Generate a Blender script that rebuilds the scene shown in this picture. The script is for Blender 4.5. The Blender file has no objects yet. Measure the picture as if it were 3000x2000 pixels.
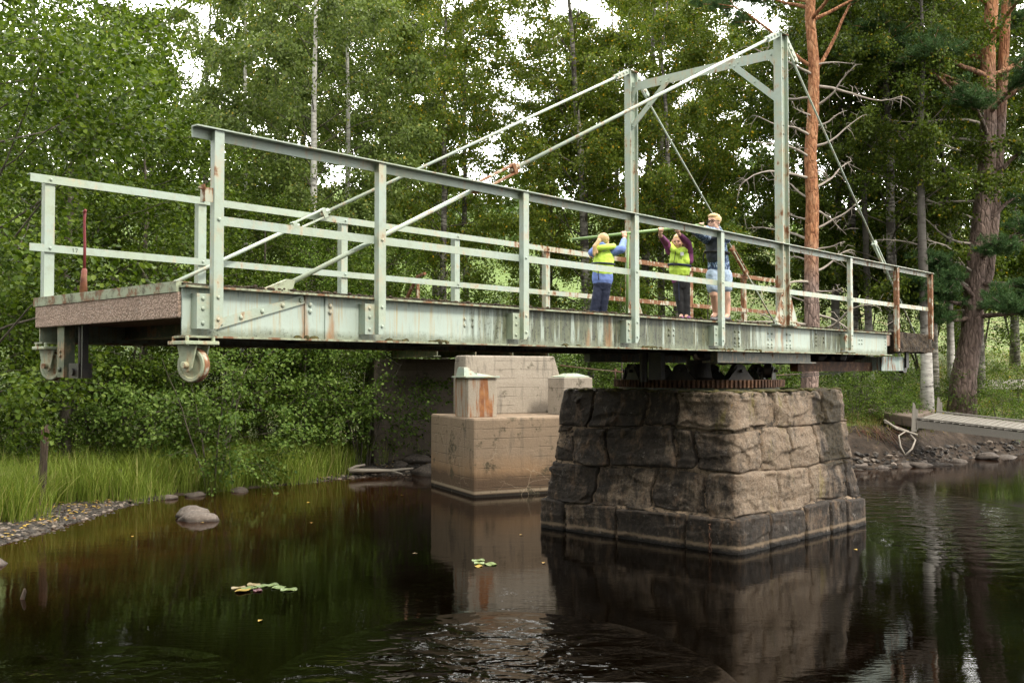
import bpy, bmesh, math, random
import numpy as np
from mathutils import Vector, Matrix, Quaternion
R = math.radians
C = bpy.context.scene.collection
SC = bpy.context.scene

# ------------------------------------------------------------------ camera, sky, sun, exposure
cam_d = bpy.data.cameras.new('camera'); cam = bpy.data.objects.new('camera', cam_d); C.objects.link(cam)
cam.location = (0, 0, 2.2); cam.rotation_euler = (R(90 + 1.644), R(0.055), 0)
cam_d.sensor_width = 36; cam_d.lens = 34.49; cam_d.clip_start = .1; cam_d.clip_end = 900
SC.camera = cam

SUN_EL, SUN_AZ = 50, 130            # azimuth measured from +Y clockwise: the light comes from behind right
W = bpy.data.worlds.new('World'); SC.world = W; W.use_nodes = True
wn = W.node_tree.nodes; wl = W.node_tree.links
bg = wn['Background']; sky = wn.new('ShaderNodeTexSky'); sky.sky_type = 'NISHITA'
sky.sun_disc = False; sky.sun_elevation = R(SUN_EL); sky.sun_rotation = R(SUN_AZ)
tc = wn.new('ShaderNodeTexCoord'); cn = wn.new('ShaderNodeTexNoise'); cn.inputs['Scale'].default_value = 2.2
cn.inputs['Detail'].default_value = 6
cr = wn.new('ShaderNodeMapRange'); cr.inputs[1].default_value = .3; cr.inputs[2].default_value = .6
cr.inputs[3].default_value = .72; cr.inputs[4].default_value = .97
mx = wn.new('ShaderNodeMix'); mx.data_type = 'RGBA'
mx.inputs['B'].default_value = (26, 25.5, 24.2, 1)      # high thin overcast over the blue
wl.new(tc.outputs['Generated'], cn.inputs['Vector']); wl.new(cn.outputs['Fac'], cr.inputs[0])
wl.new(cr.outputs[0], mx.inputs['Factor']); wl.new(sky.outputs[0], mx.inputs['A'])
sx = wn.new('ShaderNodeSeparateXYZ'); wl.new(tc.outputs['Generated'], sx.inputs[0])
br = wn.new('ShaderNodeMapRange'); br.interpolation_type = 'SMOOTHSTEP'; br.inputs[1].default_value = .1; br.inputs[2].default_value = .9; br.inputs[3].default_value = .72; br.inputs[4].default_value = 4.2
wl.new(sx.outputs['Y'], br.inputs[0]); vm = wn.new('ShaderNodeMix'); vm.data_type = 'RGBA'; vm.blend_type = 'MULTIPLY'; vm.inputs['Factor'].default_value = 1
wl.new(mx.outputs['Result'], vm.inputs[6]); wl.new(br.outputs[0], vm.inputs[7]); wl.new(vm.outputs[2], bg.inputs['Color']); bg.inputs['Strength'].default_value = .10
sun_d = bpy.data.lights.new('sun', 'SUN'); sun_d.energy = 3.0; sun_d.angle = R(12); sun_d.color = (1, .92, .78)
sun = bpy.data.objects.new('sun', sun_d); C.objects.link(sun)
_el, _az = R(SUN_EL), R(SUN_AZ)
_dir = Vector((math.sin(_az)*math.cos(_el), math.cos(_az)*math.cos(_el), math.sin(_el)))
sun.rotation_euler = _dir.to_track_quat('Z', 'Y').to_euler()
SC.view_settings.view_transform = 'Standard'; SC.view_settings.look = 'None'
SC.view_settings.exposure = 0.4; SC.view_settings.gamma = 1.0
SC.render.engine = 'CYCLES'
cy = SC.cycles; cy.max_bounces = 6; cy.diffuse_bounces = 2; cy.glossy_bounces = 3; cy.transmission_bounces = 3
cy.transparent_max_bounces = 8; cy.use_denoising = True; cy.caustics_reflective = False; cy.caustics_refractive = False

# ------------------------------------------------------------------ helpers
def tag(o, label=None, cat=None, group=None, kind=None):
    if label: o['label'] = label
    if cat: o['category'] = cat
    if group: o['group'] = group
    if kind: o['kind'] = kind
    return o

def empty(name, loc=(0, 0, 0), rz=0, label=None, cat=None, group=None, parent=None):
    o = bpy.data.objects.new(name, None); C.objects.link(o); o.location = loc; o.rotation_euler = (0, 0, rz)
    o.empty_display_size = .1; o.parent = parent
    return tag(o, label, cat, group)

def link(name, me, parent=None, loc=(0, 0, 0)):
    o = bpy.data.objects.new(name, me); C.objects.link(o); o.parent = parent; o.location = loc
    return o

class MB:
    def __init__(s): s.v = []; s.f = []
    def add(s, v, f):
        b = len(s.v); s.v += [tuple(p) for p in v]; s.f += [tuple(i + b for i in q) for q in f]; return s
    def box(s, x0, x1, y0, y1, z0, z1):
        v = [(x, y, z) for z in (z0, z1) for y in (y0, y1) for x in (x0, x1)]
        return s.add(v, [(0, 2, 3, 1), (4, 5, 7, 6), (0, 1, 5, 4), (2, 6, 7, 3), (0, 4, 6, 2), (1, 3, 7, 5)])
    def bar(s, p0, p1, w, h, up=(0, 0, 1), ow=0, oh=0):
        p0 = Vector(p0); p1 = Vector(p1); d = (p1 - p0).normalized(); sd = d.cross(Vector(up))
        sd = sd.normalized() if sd.length > 1e-6 else Vector((1, 0, 0)); u = sd.cross(d).normalized()
        v = []
        for p in (p0, p1):
            for a, b in ((-1, -1), (1, -1), (1, 1), (-1, 1)):
                v.append(p + sd*(a*w/2 + ow) + u*(b*h/2 + oh))
        return s.add(v, [(3, 2, 1, 0), (4, 5, 6, 7), (0, 1, 5, 4), (1, 2, 6, 5), (2, 3, 7, 6), (3, 0, 4, 7)])
    def tube(s, pts, rad, n=8, caps=True):
        pts = [Vector(p) for p in pts]
        if not hasattr(rad, '__len__'): rad = [rad]*len(pts)
        b = len(s.v); ref = None
        for i, p in enumerate(pts):
            t = (pts[min(i+1, len(pts)-1)] - pts[max(i-1, 0)])
            t = t.normalized() if t.length > 1e-9 else Vector((0, 0, 1))
            if ref is None: ref = t.orthogonal().normalized()
            ref = (ref - t*ref.dot(t)); ref = ref.normalized() if ref.length > 1e-6 else t.orthogonal().normalized()
            bi = t.cross(ref)
            for k in range(n):
                a = 2*math.pi*k/n; s.v.append(tuple(p + (ref*math.cos(a) + bi*math.sin(a))*rad[i]))
        for i in range(len(pts)-1):
            for k in range(n):
                s.f.append((b+i*n+k, b+i*n+(k+1) % n, b+(i+1)*n+(k+1) % n, b+(i+1)*n+k))
        if caps:
            s.f.append(tuple(b+k for k in reversed(range(n)))); e = b+(len(pts)-1)*n; s.f.append(tuple(e+k for k in range(n)))
        return s
    def cyl(s, p0, p1, r, n=16): return s.tube([p0, p1], r, n)
    def prism(s, poly, off):          # polygon of 3-D points pushed along off
        n = len(poly); off = Vector(off); v = [Vector(p) for p in poly]; v += [p + off for p in v]
        return s.add(v, [tuple(reversed(range(n))), tuple(range(n, 2*n))] + [(i, (i+1) % n, n+(i+1) % n, n+i) for i in range(n)])
    def ball(s, c, r, nu=12, nv=8, rot=None):
        c = Vector(c)
        if not hasattr(r, '__len__'): r = (r, r, r)
        v = []; f = []
        for j in range(nv+1):
            th = math.pi*j/nv
            for i in range(nu):
                ph = 2*math.pi*i/nu
                q = Vector((r[0]*math.sin(th)*math.cos(ph), r[1]*math.sin(th)*math.sin(ph), r[2]*math.cos(th)))
                v.append(c + (rot @ q if rot else q))
        for j in range(nv):
            for i in range(nu):
                f.append((j*nu+i, (j+1)*nu+i, (j+1)*nu+(i+1) % nu, j*nu+(i+1) % nu))
        return s.add(v, f)
    def cone(s, p0, r0, p1, r1, fl=None, n=14):   # round cone, cross-section scaled along world axes by fl
        p0 = Vector(p0); p1 = Vector(p1); d = p1 - p0; L = d.length
        d = d/L if L > 1e-6 else Vector((0, 0, 1)); a = d.orthogonal().normalized(); b2 = d.cross(a)
        prof = [(-math.cos(t)*r0, math.sin(t)*r0, 0) for t in np.linspace(0.05, math.pi/2, 4)] + \
               [(math.sin(t)*r1, math.cos(t)*r1, 1) for t in np.linspace(0, math.pi/2-.05, 4)]
        v = []; f = []
        for (h, r, e) in prof:
            for k in range(n):
                an = 2*math.pi*k/n; q = (a*math.cos(an) + b2*math.sin(an))*r
                if fl: q = Vector((q.x*fl[0], q.y*fl[1], q.z*fl[2]))
                v.append((p1 if e else p0) + d*h + q)
        m = len(prof)
        for i in range(m-1):
            for k in range(n): f.append((i*n+k, i*n+(k+1) % n, (i+1)*n+(k+1) % n, (i+1)*n+k))
        f += [tuple(reversed(range(n))), tuple((m-1)*n+k for k in range(n))]
        return s.add(v, f)
    def mesh(s, name, mat=None, smooth=False):
        me = bpy.data.meshes.new(name); me.from_pydata(s.v, [], s.f)
        if mat: me.materials.append(mat)
        if smooth: me.polygons.foreach_set('use_smooth', [True]*len(me.polygons))
        me.update(); return me
    def build(s, name, mat, parent=None, smooth=False, bevel=0, recalc=True):
        me = s.mesh(name, mat, smooth)
        if recalc:
            bm = bmesh.new(); bm.from_mesh(me); bmesh.ops.recalc_face_normals(bm, faces=bm.faces); bm.to_mesh(me); bm.free()
        o = link(name, me, parent)
        if bevel:
            b = o.modifiers.new('bevel', 'BEVEL'); b.width = bevel; b.segments = 2; b.limit_method = 'ANGLE'
        return o

def soft(mb, name, mat, parent, voxel=.006, it=6, noise=0):   # one continuous body grown from overlapping cones
    o = mb.build(name, mat, parent, smooth=True, recalc=False)
    m = o.modifiers.new('skin', 'REMESH'); m.mode = 'VOXEL'; m.voxel_size = voxel; m.use_smooth_shade = True
    sm = o.modifiers.new('smooth', 'SMOOTH'); sm.iterations = it; sm.factor = .5
    if noise:
        t = bpy.data.textures.new('folds', 'CLOUDS'); t.noise_scale = .05
        d = o.modifiers.new('folds', 'DISPLACE'); d.texture = t; d.strength = noise*1.9; d.mid_level = .5
    return o

# ------------------------------------------------------------------ material kit
class Nd:
    def __init__(s, name):
        s.m = bpy.data.materials.new(name); s.m.use_nodes = True; s.t = s.m.node_tree; s.n = s.t.nodes
        s.b = s.n['Principled BSDF']; s.out = s.n['Material Output']; s._tc = s.n.new('ShaderNodeTexCoord')
    def L(s, a, b):
        if isinstance(a, (int, float)): b.default_value = a
        elif isinstance(a, tuple):
            b.default_value = a if len(a) == len(b.default_value) else (a + (1,))[:len(b.default_value)]
        else: s.t.links.new(a, b)
    @property
    def obj(s): return s._tc.outputs['Object']
    def map(s, scale=(1, 1, 1), vec=None, loc=(0, 0, 0), rot=(0, 0, 0)):
        m = s.n.new('ShaderNodeMapping'); s.L(vec or s.obj, m.inputs['Vector'])
        m.inputs['Scale'].default_value = scale; m.inputs['Location'].default_value = loc; m.inputs['Rotation'].default_value = rot
        return m.outputs[0]
    def noise(s, scale=5, detail=4, rough=.55, vec=None, col=False, dist=0):
        x = s.n.new('ShaderNodeTexNoise'); s.L(vec or s.obj, x.inputs['Vector'])
        x.inputs['Scale'].default_value = scale; x.inputs['Detail'].default_value = detail; x.inputs['Roughness'].default_value = rough
        x.inputs['Distortion'].default_value = dist
        return x.outputs['Color' if col else 'Fac']
    def vor(s, scale=5, feat='F1', vec=None, out='Distance', rnd=1):
        x = s.n.new('ShaderNodeTexVoronoi'); x.feature = feat; s.L(vec or s.obj, x.inputs['Vector']); x.inputs['Scale'].default_value = scale
        x.inputs['Randomness'].default_value = rnd
        return x.outputs[out]
    def ramp(s, fac, stops):
        r = s.n.new('ShaderNodeValToRGB'); s.L(fac, r.inputs[0]); e = r.color_ramp.elements
        while len(e) < len(stops): e.new(.5)
        for el, (p, c) in zip(e, stops):
            el.position = p; el.color = (c, c, c, 1) if isinstance(c, (int, float)) else tuple(c[:3]) + (1,)
        return r.outputs[0]
    def mr(s, v, a, b, c=0., d=1.):
        r = s.n.new('ShaderNodeMapRange'); s.L(v, r.inputs[0])
        for i, q in enumerate((a, b, c, d)): r.inputs[i+1].default_value = q
        return r.outputs[0]
    def mix(s, f, a, b, mode='MIX'):
        x = s.n.new('ShaderNodeMix'); x.data_type = 'RGBA'; x.blend_type = mode
        s.L(f, x.inputs['Factor']); s.L(a, x.inputs[6]); s.L(b, x.inputs[7]); return x.outputs[2]
    def ma(s, op, a, b=0., c=None):
        x = s.n.new('ShaderNodeMath'); x.operation = op; s.L(a, x.inputs[0]); s.L(b, x.inputs[1])
        if c is not None: s.L(c, x.inputs[2])
        return x.outputs[0]
    def xyz(s, i, vec=None):
        x = s.n.new('ShaderNodeSeparateXYZ'); s.L(vec or s.obj, x.inputs[0]); return x.outputs[i]
    def attr(s, name):
        a = s.n.new('ShaderNodeAttribute'); a.attribute_name = name; return a.outputs['Fac']
    def island(s):
        return s.n.new('ShaderNodeNewGeometry').outputs['Random Per Island']
    def objrnd(s): return s.n.new('ShaderNodeObjectInfo').outputs['Random']
    def bump(s, h, strength=.3, dist=.01):
        b = s.n.new('ShaderNodeBump'); s.L(h, b.inputs['Height']); b.inputs['Strength'].default_value = strength; b.inputs['Distance'].default_value = dist
        s.t.links.new(b.outputs[0], s.b.inputs['Normal']); return b
    def fin(s, col, rough=.7, metal=0, spec=None):
        s.L(col, s.b.inputs['Base Color']); s.L(rough, s.b.inputs['Roughness']); s.L(metal, s.b.inputs['Metallic'])
        if spec is not None: s.b.inputs['Specular IOR Level'].default_value = spec
        return s.m

RUST = [(0, (.06, .026, .013)), (.5, (.20, .088, .040)), (1, (.44, .25, .13))]
def steel(name, thr=.60, grad=None, paint=((.32, .40, .35), (.41, .485, .43)), dirt=.25):
    n = Nd(name)
    a = n.noise(7, 8, .62); st = n.noise(4, 6, .6, n.map((5, 5, .55)))
    v = n.ma('ADD', n.ma('MULTIPLY', a, .55), n.ma('MULTIPLY', st, .45))
    if grad: v = n.ma('ADD', v, n.mr(n.xyz(0), grad[0], grad[1], 0, grad[2]))
    if name.endswith('tower'): v = n.ma('ADD', v, n.mr(n.xyz(2), 2.6, .2, 0, .085))
    mask = n.mr(v, thr, thr + .06)
    halo = n.mr(v, thr - .08, thr + .02)
    col = n.mix(n.noise(3, 4), paint[0], paint[1]); col = n.mix(n.mr(n.noise(1.7, 6, .65), .42, .68, 0, .5*(.2 < dirt < .5)), col, (.38, .42, .25))
    col = n.mix(n.ma('MULTIPLY', n.mr(n.noise(11, 6, .7), .5, .75), dirt), col, (.20, .19, .11))
    col = n.mix(n.ma('MULTIPLY', halo, .45), col, (.55, .36, .20))
    col = n.mix(mask, col, n.ramp(n.noise(26, 5, .7), RUST))
    n.bump(n.ma('ADD', n.ma('MULTIPLY', mask, .6), n.noise(60, 3)), .35, .004)
    return n.fin(col, n.mr(mask, 0, 1, .48, .9))

M = {}
M['steel'] = steel('mint_paint', .60, (5.0, 14.5, .08), dirt=.4)
M['farsteel'] = steel('mint_paint_rusting', .62, (5.0, 8.5, .19), dirt=.4)
M['tower'] = steel('mint_paint_tower', .585)
M['rod'] = steel('mint_paint_rod', .585)
M['rusty'] = steel('rusted_steel', .42, None)
n = Nd('brown_rust'); M['ring'] = n.fin(n.ramp(n.noise(8, 7, .75), [(.3, (.018, .010, .007)), (.5, (.07, .033, .018)), (.62, (.17, .085, .045)), (.72, (.36, .40, .30))]), .85)
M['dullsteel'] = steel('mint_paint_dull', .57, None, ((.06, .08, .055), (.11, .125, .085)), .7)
M['wheel'] = steel('mint_paint_wheel', .55, None, ((.30, .36, .25), (.44, .48, .34)), .8)
n = Nd('dark_oily_steel'); M['oily'] = n.fin(n.ramp(n.noise(9, 6), [(.3, (.008, .008, .008)), (.65, (.03, .022, .016)), (.8, (.06, .03, .015))]), .55)
n = Nd('rolled_edge_steel'); M['blueplate'] = n.fin(n.mix(n.mr(n.noise(12, 5, .65, n.map((6, 6, .4))), .5, .62), (.42, .52, .50), (.25, .10, .04)), .6)

# riveted web: algae, black specks, streaks, clean patches
n = Nd('stained_girder_paint')
X = n.xyz(0); Z = n.xyz(2)
alg = n.ramp(n.ma('DIVIDE', X, 14.), [(0, .0), (.17, .05), (.25, .6), (.30, .95), (.48, .88), (.56, .95), (.585, .3), (.60, .05), (.685, .05), (.70, .95), (.75, .95), (.775, .1), (1, .1)])
st = n.noise(3, 6, .62, n.map((4.2, 1, .5))); st2 = n.noise(9, 5, .6, n.map((5., 1, .22)))
al = n.mr(n.ma('ADD', n.ma('MULTIPLY', alg, .55), n.ma('MULTIPLY', st, .62)), .44, .60)
clean = n.mr(n.noise(2.6, 3, .5, n.map((4., 1, .30), loc=(3, 0, 0))), .55, .62)
al = n.ma('MULTIPLY', al, n.ma('SUBTRACT', 1, n.ma('MULTIPLY', clean, .8)))
col = n.mix(n.noise(2, 3), (.365, .445, .40), (.45, .53, .48))
col = n.mix(n.mr(st2, .52, .68, 0, .75), col, (.42, .33, .17))
col = n.mix(n.ma('MULTIPLY', al, .86), col, n.mix(n.mr(n.noise(5, 8, .75, n.map((3.5, 1, .6))), .36, .64), (.013, .015, .005), (.115, .125, .05)))
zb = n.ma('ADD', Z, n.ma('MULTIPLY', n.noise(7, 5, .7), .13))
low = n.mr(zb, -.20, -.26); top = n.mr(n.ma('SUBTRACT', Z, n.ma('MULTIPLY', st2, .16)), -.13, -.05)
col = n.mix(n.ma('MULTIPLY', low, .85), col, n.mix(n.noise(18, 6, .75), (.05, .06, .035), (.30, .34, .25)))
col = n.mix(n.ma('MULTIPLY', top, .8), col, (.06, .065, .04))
sp = n.mr(n.noise(38, 4, .7), .56, .63); spm = n.ma('MULTIPLY', sp, n.ma('MAXIMUM', n.ma('MULTIPLY', al, .9), n.ma('MULTIPLY', low, .55)))
blk = n.mr(n.noise(8, 8, .8, n.map((3.2, 1, .35), loc=(1, 0, 5))), .545, .61)
spm = n.ma('MAXIMUM', spm, n.ma('MULTIPLY', n.ma('MULTIPLY', blk, n.ma('ADD', alg, .12)), .95))
col = n.mix(spm, col, (.03, .03, .02))
def band(c, w):
    d = n.ma('ABSOLUTE', n.ma('SUBTRACT', n.ma('ADD', X, n.ma('MULTIPLY', n.noise(5, 3), .12)), c + .06)); return n.mr(d, w, w*.25)
rs = n.ma('MAXIMUM', n.ma('MAXIMUM', band(1.02, .05), band(1.27, .07)), n.ma('MAXIMUM', n.ma('MAXIMUM', band(4.55, .06), band(4.9, .10)), n.ma('MAXIMUM', band(8.63, .05), band(8.83, .05))))
rs = n.ma('MULTIPLY', rs, n.mr(n.noise(6, 5, .6, n.map((2, 1, .4))), .35, .6))
col = n.mix(n.ma('MULTIPLY', rs, .75), col, n.ramp(n.noise(20, 5), [(0, (.16, .07, .03)), (1, (.42, .22, .09))]))
n.bump(n.noise(40, 4), .25, .003); M['web'] = n.fin(col, .6)

n = Nd('weathered_flange'); col = n.mix(n.mr(n.noise(12, 6, .7), .48, .66), (.33, .37, .26), (.10, .09, .06)); col = n.mix(n.mr(n.noise(5, 7, .75), .49, .58), col, (.20, .095, .045)); n.bump(n.noise(50, 5), .5, .006); M['flange'] = n.fin(col, .8)
n = Nd('exposed_aggregate')
a = n.vor(55); col = n.mix(n.noise(6, 5, .6), (.43, .305, .24), (.56, .42, .345)); col = n.mix(n.mr(a, .35, .6, 0, .6), col, (.22, .155, .115)); col = n.mix(n.mr(n.noise(2.5, 7, .7), .5, .68, 0, .7), col, (.17, .12, .085))
col = n.mix(n.mr(n.noise(30, 4, .7), .6, .7), col, (.46, .40, .36))
mz = n.ma('ADD', n.xyz(2), n.ma('MULTIPLY', n.noise(9, 5, .7), .10)); col = n.mix(n.ma('MULTIPLY', n.mr(mz, -.0, .04), .9), col, (.02, .022, .010))
n.bump(n.ma('ADD', a, n.noise(90, 3)), .8, .012); M['aggregate'] = n.fin(col, .95)
n = Nd('mossy_concrete'); a = n.noise(7, 8, .75)
col = n.ramp(a, [(.36, (.012, .008, .004)), (.52, (.05, .032, .016)), (.62, (.10, .07, .04)), (.75, (.34, .29, .24))]); n.bump(n.noise(30, 8, .75), 1, .03); M['mossy'] = n.fin(col, .95)
n = Nd('moss'); n.bump(n.noise(60, 4), 1, .01); M['moss'] = n.fin(n.ramp(n.noise(20, 5), [(.3, (.02, .018, .006)), (.6, (.07, .06, .014)), (.8, (.14, .12, .02))]), .95)

def concrete(name, a, b, water=True, dark=1.):
    n = Nd(name); Z = n.xyz(2)
    col = n.mix(n.noise(2.2, 7, .65), a, b)
    fine = n.noise(38, 5, .7); col = n.mix(n.mr(fine, .35, .7, .35, 0), col, (.16, .125, .095))
    stv = n.noise(3.5, 6, .6, n.map((2.6, 2.6, .35))); col = n.mix(n.mr(stv, .54, .68, 0, .6), col, (.09, .082, .07))
    if water:
        zz = n.ma('ADD', Z, n.ma('MULTIPLY', n.noise(2.5, 5, .6), .5))
        och = n.ramp(zz, [(.36, .85), (.62, .8), (.95, .12), (1, .05)]); col = n.mix(n.ma('MULTIPLY', och, .8), col, (.33, .19, .09))
        col = n.mix(n.mr(n.ma('ADD', Z, n.ma('MULTIPLY', n.noise(4, 4), .16)), .52, .36, 0, .85), col, (.085, .055, .035))
        col = n.mix(n.mr(n.ma('ABSOLUTE', n.ma('SUBTRACT', Z, .085)), .035, .01, 0, .7), col, (.42, .34, .24))
        col = n.mix(n.mr(Z, .06, .04), col, (.02, .015, .010))
    mo = n.mr(n.noise(3.1, 7, .72, n.map(loc=(7, 3, 1))), .57, .65); col = n.mix(n.ma('MULTIPLY', mo, .8), col, (.055, .05, .028))
    ln = n.ma('PINGPONG', n.ma('ADD', Z, n.ma('MULTIPLY', n.noise(1, 2), .03)), .085); lm = n.mr(ln, .009, .0)
    lm = n.ma('MULTIPLY', lm, n.mr(n.noise(2.4, 4), .42, .62)); col = n.mix(n.ma('MULTIPLY', lm, .8), col, (.07, .055, .04))
    cr = n.vor(3.4, 'DISTANCE_TO_EDGE', n.mix(.22, n.obj, n.noise(2.5, 5, .6, col=True))); cm = n.ma('MULTIPLY', n.mr(cr, .018, .004), n.mr(n.noise(1.6, 3), .48, .6))
    col = n.mix(n.ma('MULTIPLY', cm, .4 if water else 0.), col, (.50, .40, .29))
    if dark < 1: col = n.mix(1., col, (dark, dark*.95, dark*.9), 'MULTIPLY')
    n.bump(n.ma('SUBTRACT', n.ma('ADD', n.noise(22, 7, .7), n.ma('MULTIPLY', n.noise(5, 3), .8)), n.ma('MULTIPLY', lm, .8)), .55, .02)
    return n.fin(col, .93)
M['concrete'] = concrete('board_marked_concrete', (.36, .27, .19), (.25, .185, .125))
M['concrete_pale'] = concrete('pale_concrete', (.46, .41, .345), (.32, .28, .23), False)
M['concrete_dark'] = concrete('dark_concrete', (.16, .13, .10), (.09, .075, .06), False)  # concrete with the darkest base tones
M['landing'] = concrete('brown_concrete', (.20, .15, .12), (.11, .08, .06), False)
n = Nd('rust_stained_concrete')
col = n.mix(n.noise(3, 6, .65), (.50, .44, .36), (.36, .31, .25)); s1 = n.noise(1, 6, .6, n.map((9, 9, .9), loc=(.35, 0, 0)))
col = n.mix(n.mr(s1, .51, .60, 0, .95), col, n.ramp(n.noise(6, 5), [(.3, (.20, .055, .012)), (.7, (.45, .18, .05))]))
col = n.mix(n.mr(n.noise(40, 5, .7), .4, .7, .3, 0), col, (.16, .13, .10)); n.bump(n.noise(24, 8, .7), .5, .02); M['concrete_rust'] = n.fin(col, .93)

n = Nd('granite_block')
tone = n.attr('tone'); g = n.mr(n.noise(11, 10, .8), .3, .7); big = n.noise(2.6, 8, .72); mid = n.mr(n.noise(5.5, 8, .75, n.map(loc=(9, 2, 6))), .35, .65)
lite = n.mix(g, (.095, .068, .046), (.47, .37, .275)); lite = n.mix(n.ma('MULTIPLY', mid, .55), lite, (.30, .19, .11)); lite = n.mix(n.mr(n.noise(60, 5, .8), .55, .65, 0, .8), lite, (.66, .58, .48))
lite = n.mix(n.mr(n.noise(42, 5, .8, n.map(loc=(3, 3, 3))), .56, .64, 0, .8), lite, (.06, .045, .032))
drk = n.mix(g, (.008, .0065, .005), (.075, .056, .042)); drk = n.mix(n.mr(n.noise(6, 8, .75, n.map((1, 1, .5), loc=(1, 5, 8))), .52, .68), drk, (.20, .13, .08))
drip = n.noise(2.1, 7, .7, n.map((2.6, 2.6, .5), loc=(5, 1, 0))); f = n.mr(n.ma('ADD', n.ma('ADD', tone, n.ma('MULTIPLY', n.ma('SUBTRACT', big, .5), 1.7)), n.ma('MULTIPLY', n.ma('SUBTRACT', drip, .5), 1.8)), .26, .74); col = n.mix(f, drk, lite)
col = n.mix(n.mr(n.noise(9, 10, .82, n.map(loc=(4, 4, 4))), .585, .64, 0, .75), col, (.30, .275, .245))
col = n.mix(n.mr(n.noise(17, 8, .85), .60, .64, 0, .85), col, (.007, .006, .005))
lic = n.ma('MULTIPLY', n.mr(n.noise(3.7, 6, .75, n.map((2, 2, .8), loc=(2, 8, 3))), .68, .72), n.mr(tone, .3, .6)); col = n.mix(lic, col, (.50, .26, .03)); yel = n.ma('MULTIPLY', n.mr(n.noise(1.9, 6, .7, n.map((2.2, 2.2, .35), loc=(8, 8, 2))), .60, .68), n.mr(tone, .3, .6)); col = n.mix(n.ma('MULTIPLY', yel, .6), col, (.24, .20, .05))
msk = n.attr('moss'); ms = n.mr(n.ma('ADD', msk, n.ma('MULTIPLY', n.ma('SUBTRACT', n.noise(8, 7, .75), .5), 1.6)), .45, .6)
col = n.mix(n.ma('MULTIPLY', ms, .92), col, n.ramp(n.noise(26, 5), [(.3, (.012, .008, .003)), (.7, (.07, .05, .02))]))
Zw = n.xyz(2); col = n.mix(n.mr(n.ma('ABSOLUTE', n.ma('SUBTRACT', Zw, n.ma('ADD', .05, n.ma('MULTIPLY', n.noise(8, 4), .05)))), .03, .008, 0, .55), col, (.42, .31, .20))
col = n.mix(n.mr(Zw, .04, .02), col, (.012, .010, .008))
n.bump(n.ma('ADD', n.noise(7, 12, .78), n.ma('MULTIPLY', n.noise(30, 8, .8), .5)), 1., .075); M['granite'] = n.fin(col, .9)
n = Nd('lime_mortar'); col = n.mix(n.mr(n.noise(4, 7, .75), .35, .65), (.045, .033, .024), (.32, .235, .16)); col = n.mix(n.mr(n.noise(13, 6, .8), .50, .58), col, (.014, .011, .008))
n.bump(n.noise(25, 7, .7), .9, .03); M['mortar'] = n.fin(col, .95)

def rockmat(name, a, b, wet=.05):
    n = Nd(name); col = n.mix(n.mr(n.noise(3.2, 10, .75), .3, .7), a, b); col = n.mix(n.mr(n.noise(30, 5, .8), .54, .64, 0, .7), col, (.36, .31, .27)); col = n.mix(n.mr(n.noise(12, 8, .8), .56, .62, 0, .7), col, (.03, .025, .02)); col = n.mix(n.mr(n.xyz(2), .07, .02, 0, .7), col, (.03, .022, .017))
    n.bump(n.noise(9, 8, .7), .6, .03); return n.fin(col, .8)
M['rock'] = rockmat('shore_rock', (.05, .042, .037), (.21, .17, .145))
M['pebble'] = rockmat('wet_pebble', (.035, .03, .028), (.15, .12, .10))
n = Nd('pebbles'); M['pebbles'] = n.fin(n.ramp(n.island(), [(0, (.018, .015, .013)), (.5, (.05, .042, .036)), (.8, (.10, .08, .064)), (1, (.28, .23, .19))]), .7)
n = Nd('fallen_leaf'); M['fallen'] = n.fin(n.ramp(n.island(), [(0, (.45, .28, .04)), (.5, (.60, .42, .10)), (.8, (.35, .14, .04)), (1, (.62, .52, .30))]), .6)
n = Nd('grey_wood'); wv = n.noise(5, 6, .65, n.map((14, 14, .8))); col = n.mix(n.mr(wv, .35, .65), (.018, .013, .009), (.17, .125, .09)); n.bump(wv, .8, .01); M['oldwood'] = n.fin(n.mix(n.mr(n.noise(2, 4), .5, .62, 0, .6), col, (.12, .035, .02)), .9)
n = Nd('silver_wood'); wv = n.noise(4, 6, .65, n.map((1.2, 22, 22))); col = n.mix(wv, (.11, .10, .085), (.33, .305, .265)); n.bump(wv, .5, .006); M['plank'] = n.fin(col, .85)
n = Nd('dead_wood'); M['dead'] = n.fin(n.mix(n.noise(9, 6, .65), (.20, .17, .14), (.50, .45, .39)), .9)

def bark(name, stops, sx=9, sz=2.0, vs=0, b=.9, top=None):
    n = Nd(name)
    t = n.noise(1, 8, .68, n.map((sx, sx, sz)))
    col = n.ramp(t, stops)
    if vs:
        vv = n.vor(1, 'DISTANCE_TO_EDGE', n.mix(.35, n.map((vs, vs, vs*.30)), n.noise(.9, 6, .7, n.map((vs, vs, vs*.6)), col=True))); col = n.mix(n.mr(vv, .09, .0, 0, .8), col, (.045, .028, .021)); col = n.mix(n.vor(1, 'F1', n.map((vs, vs, vs*.3)), 'Color'), col, n.mix(.5, col, (.40, .29, .25))); h = n.ma('ADD', n.mr(vv, 0, .2), n.ma('MULTIPLY', t, .5))
    else: h = t
    if top:
        k = n.mr(n.ma('ADD', n.xyz(2), n.ma('MULTIPLY', n.noise(1.2, 4), 1.6)), top[0], top[1])
        up = n.ramp(n.noise(1, 7, .68, n.map((11, 11, 5))), [(.28, (.16, .05, .02)), (.5, (.40, .18, .085)), (.72, (.60, .34, .19))]); col = n.mix(k, col, up)
    n.bump(h, b, .03); return n.fin(col, .92)
M['pinebark'] = bark('pine_bark', [(.3, (.08, .055, .045)), (.5, (.25, .17, .14)), (.7, (.42, .32, .275))], 12, 5, 20, 1, (4.2, 5.4))
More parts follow.
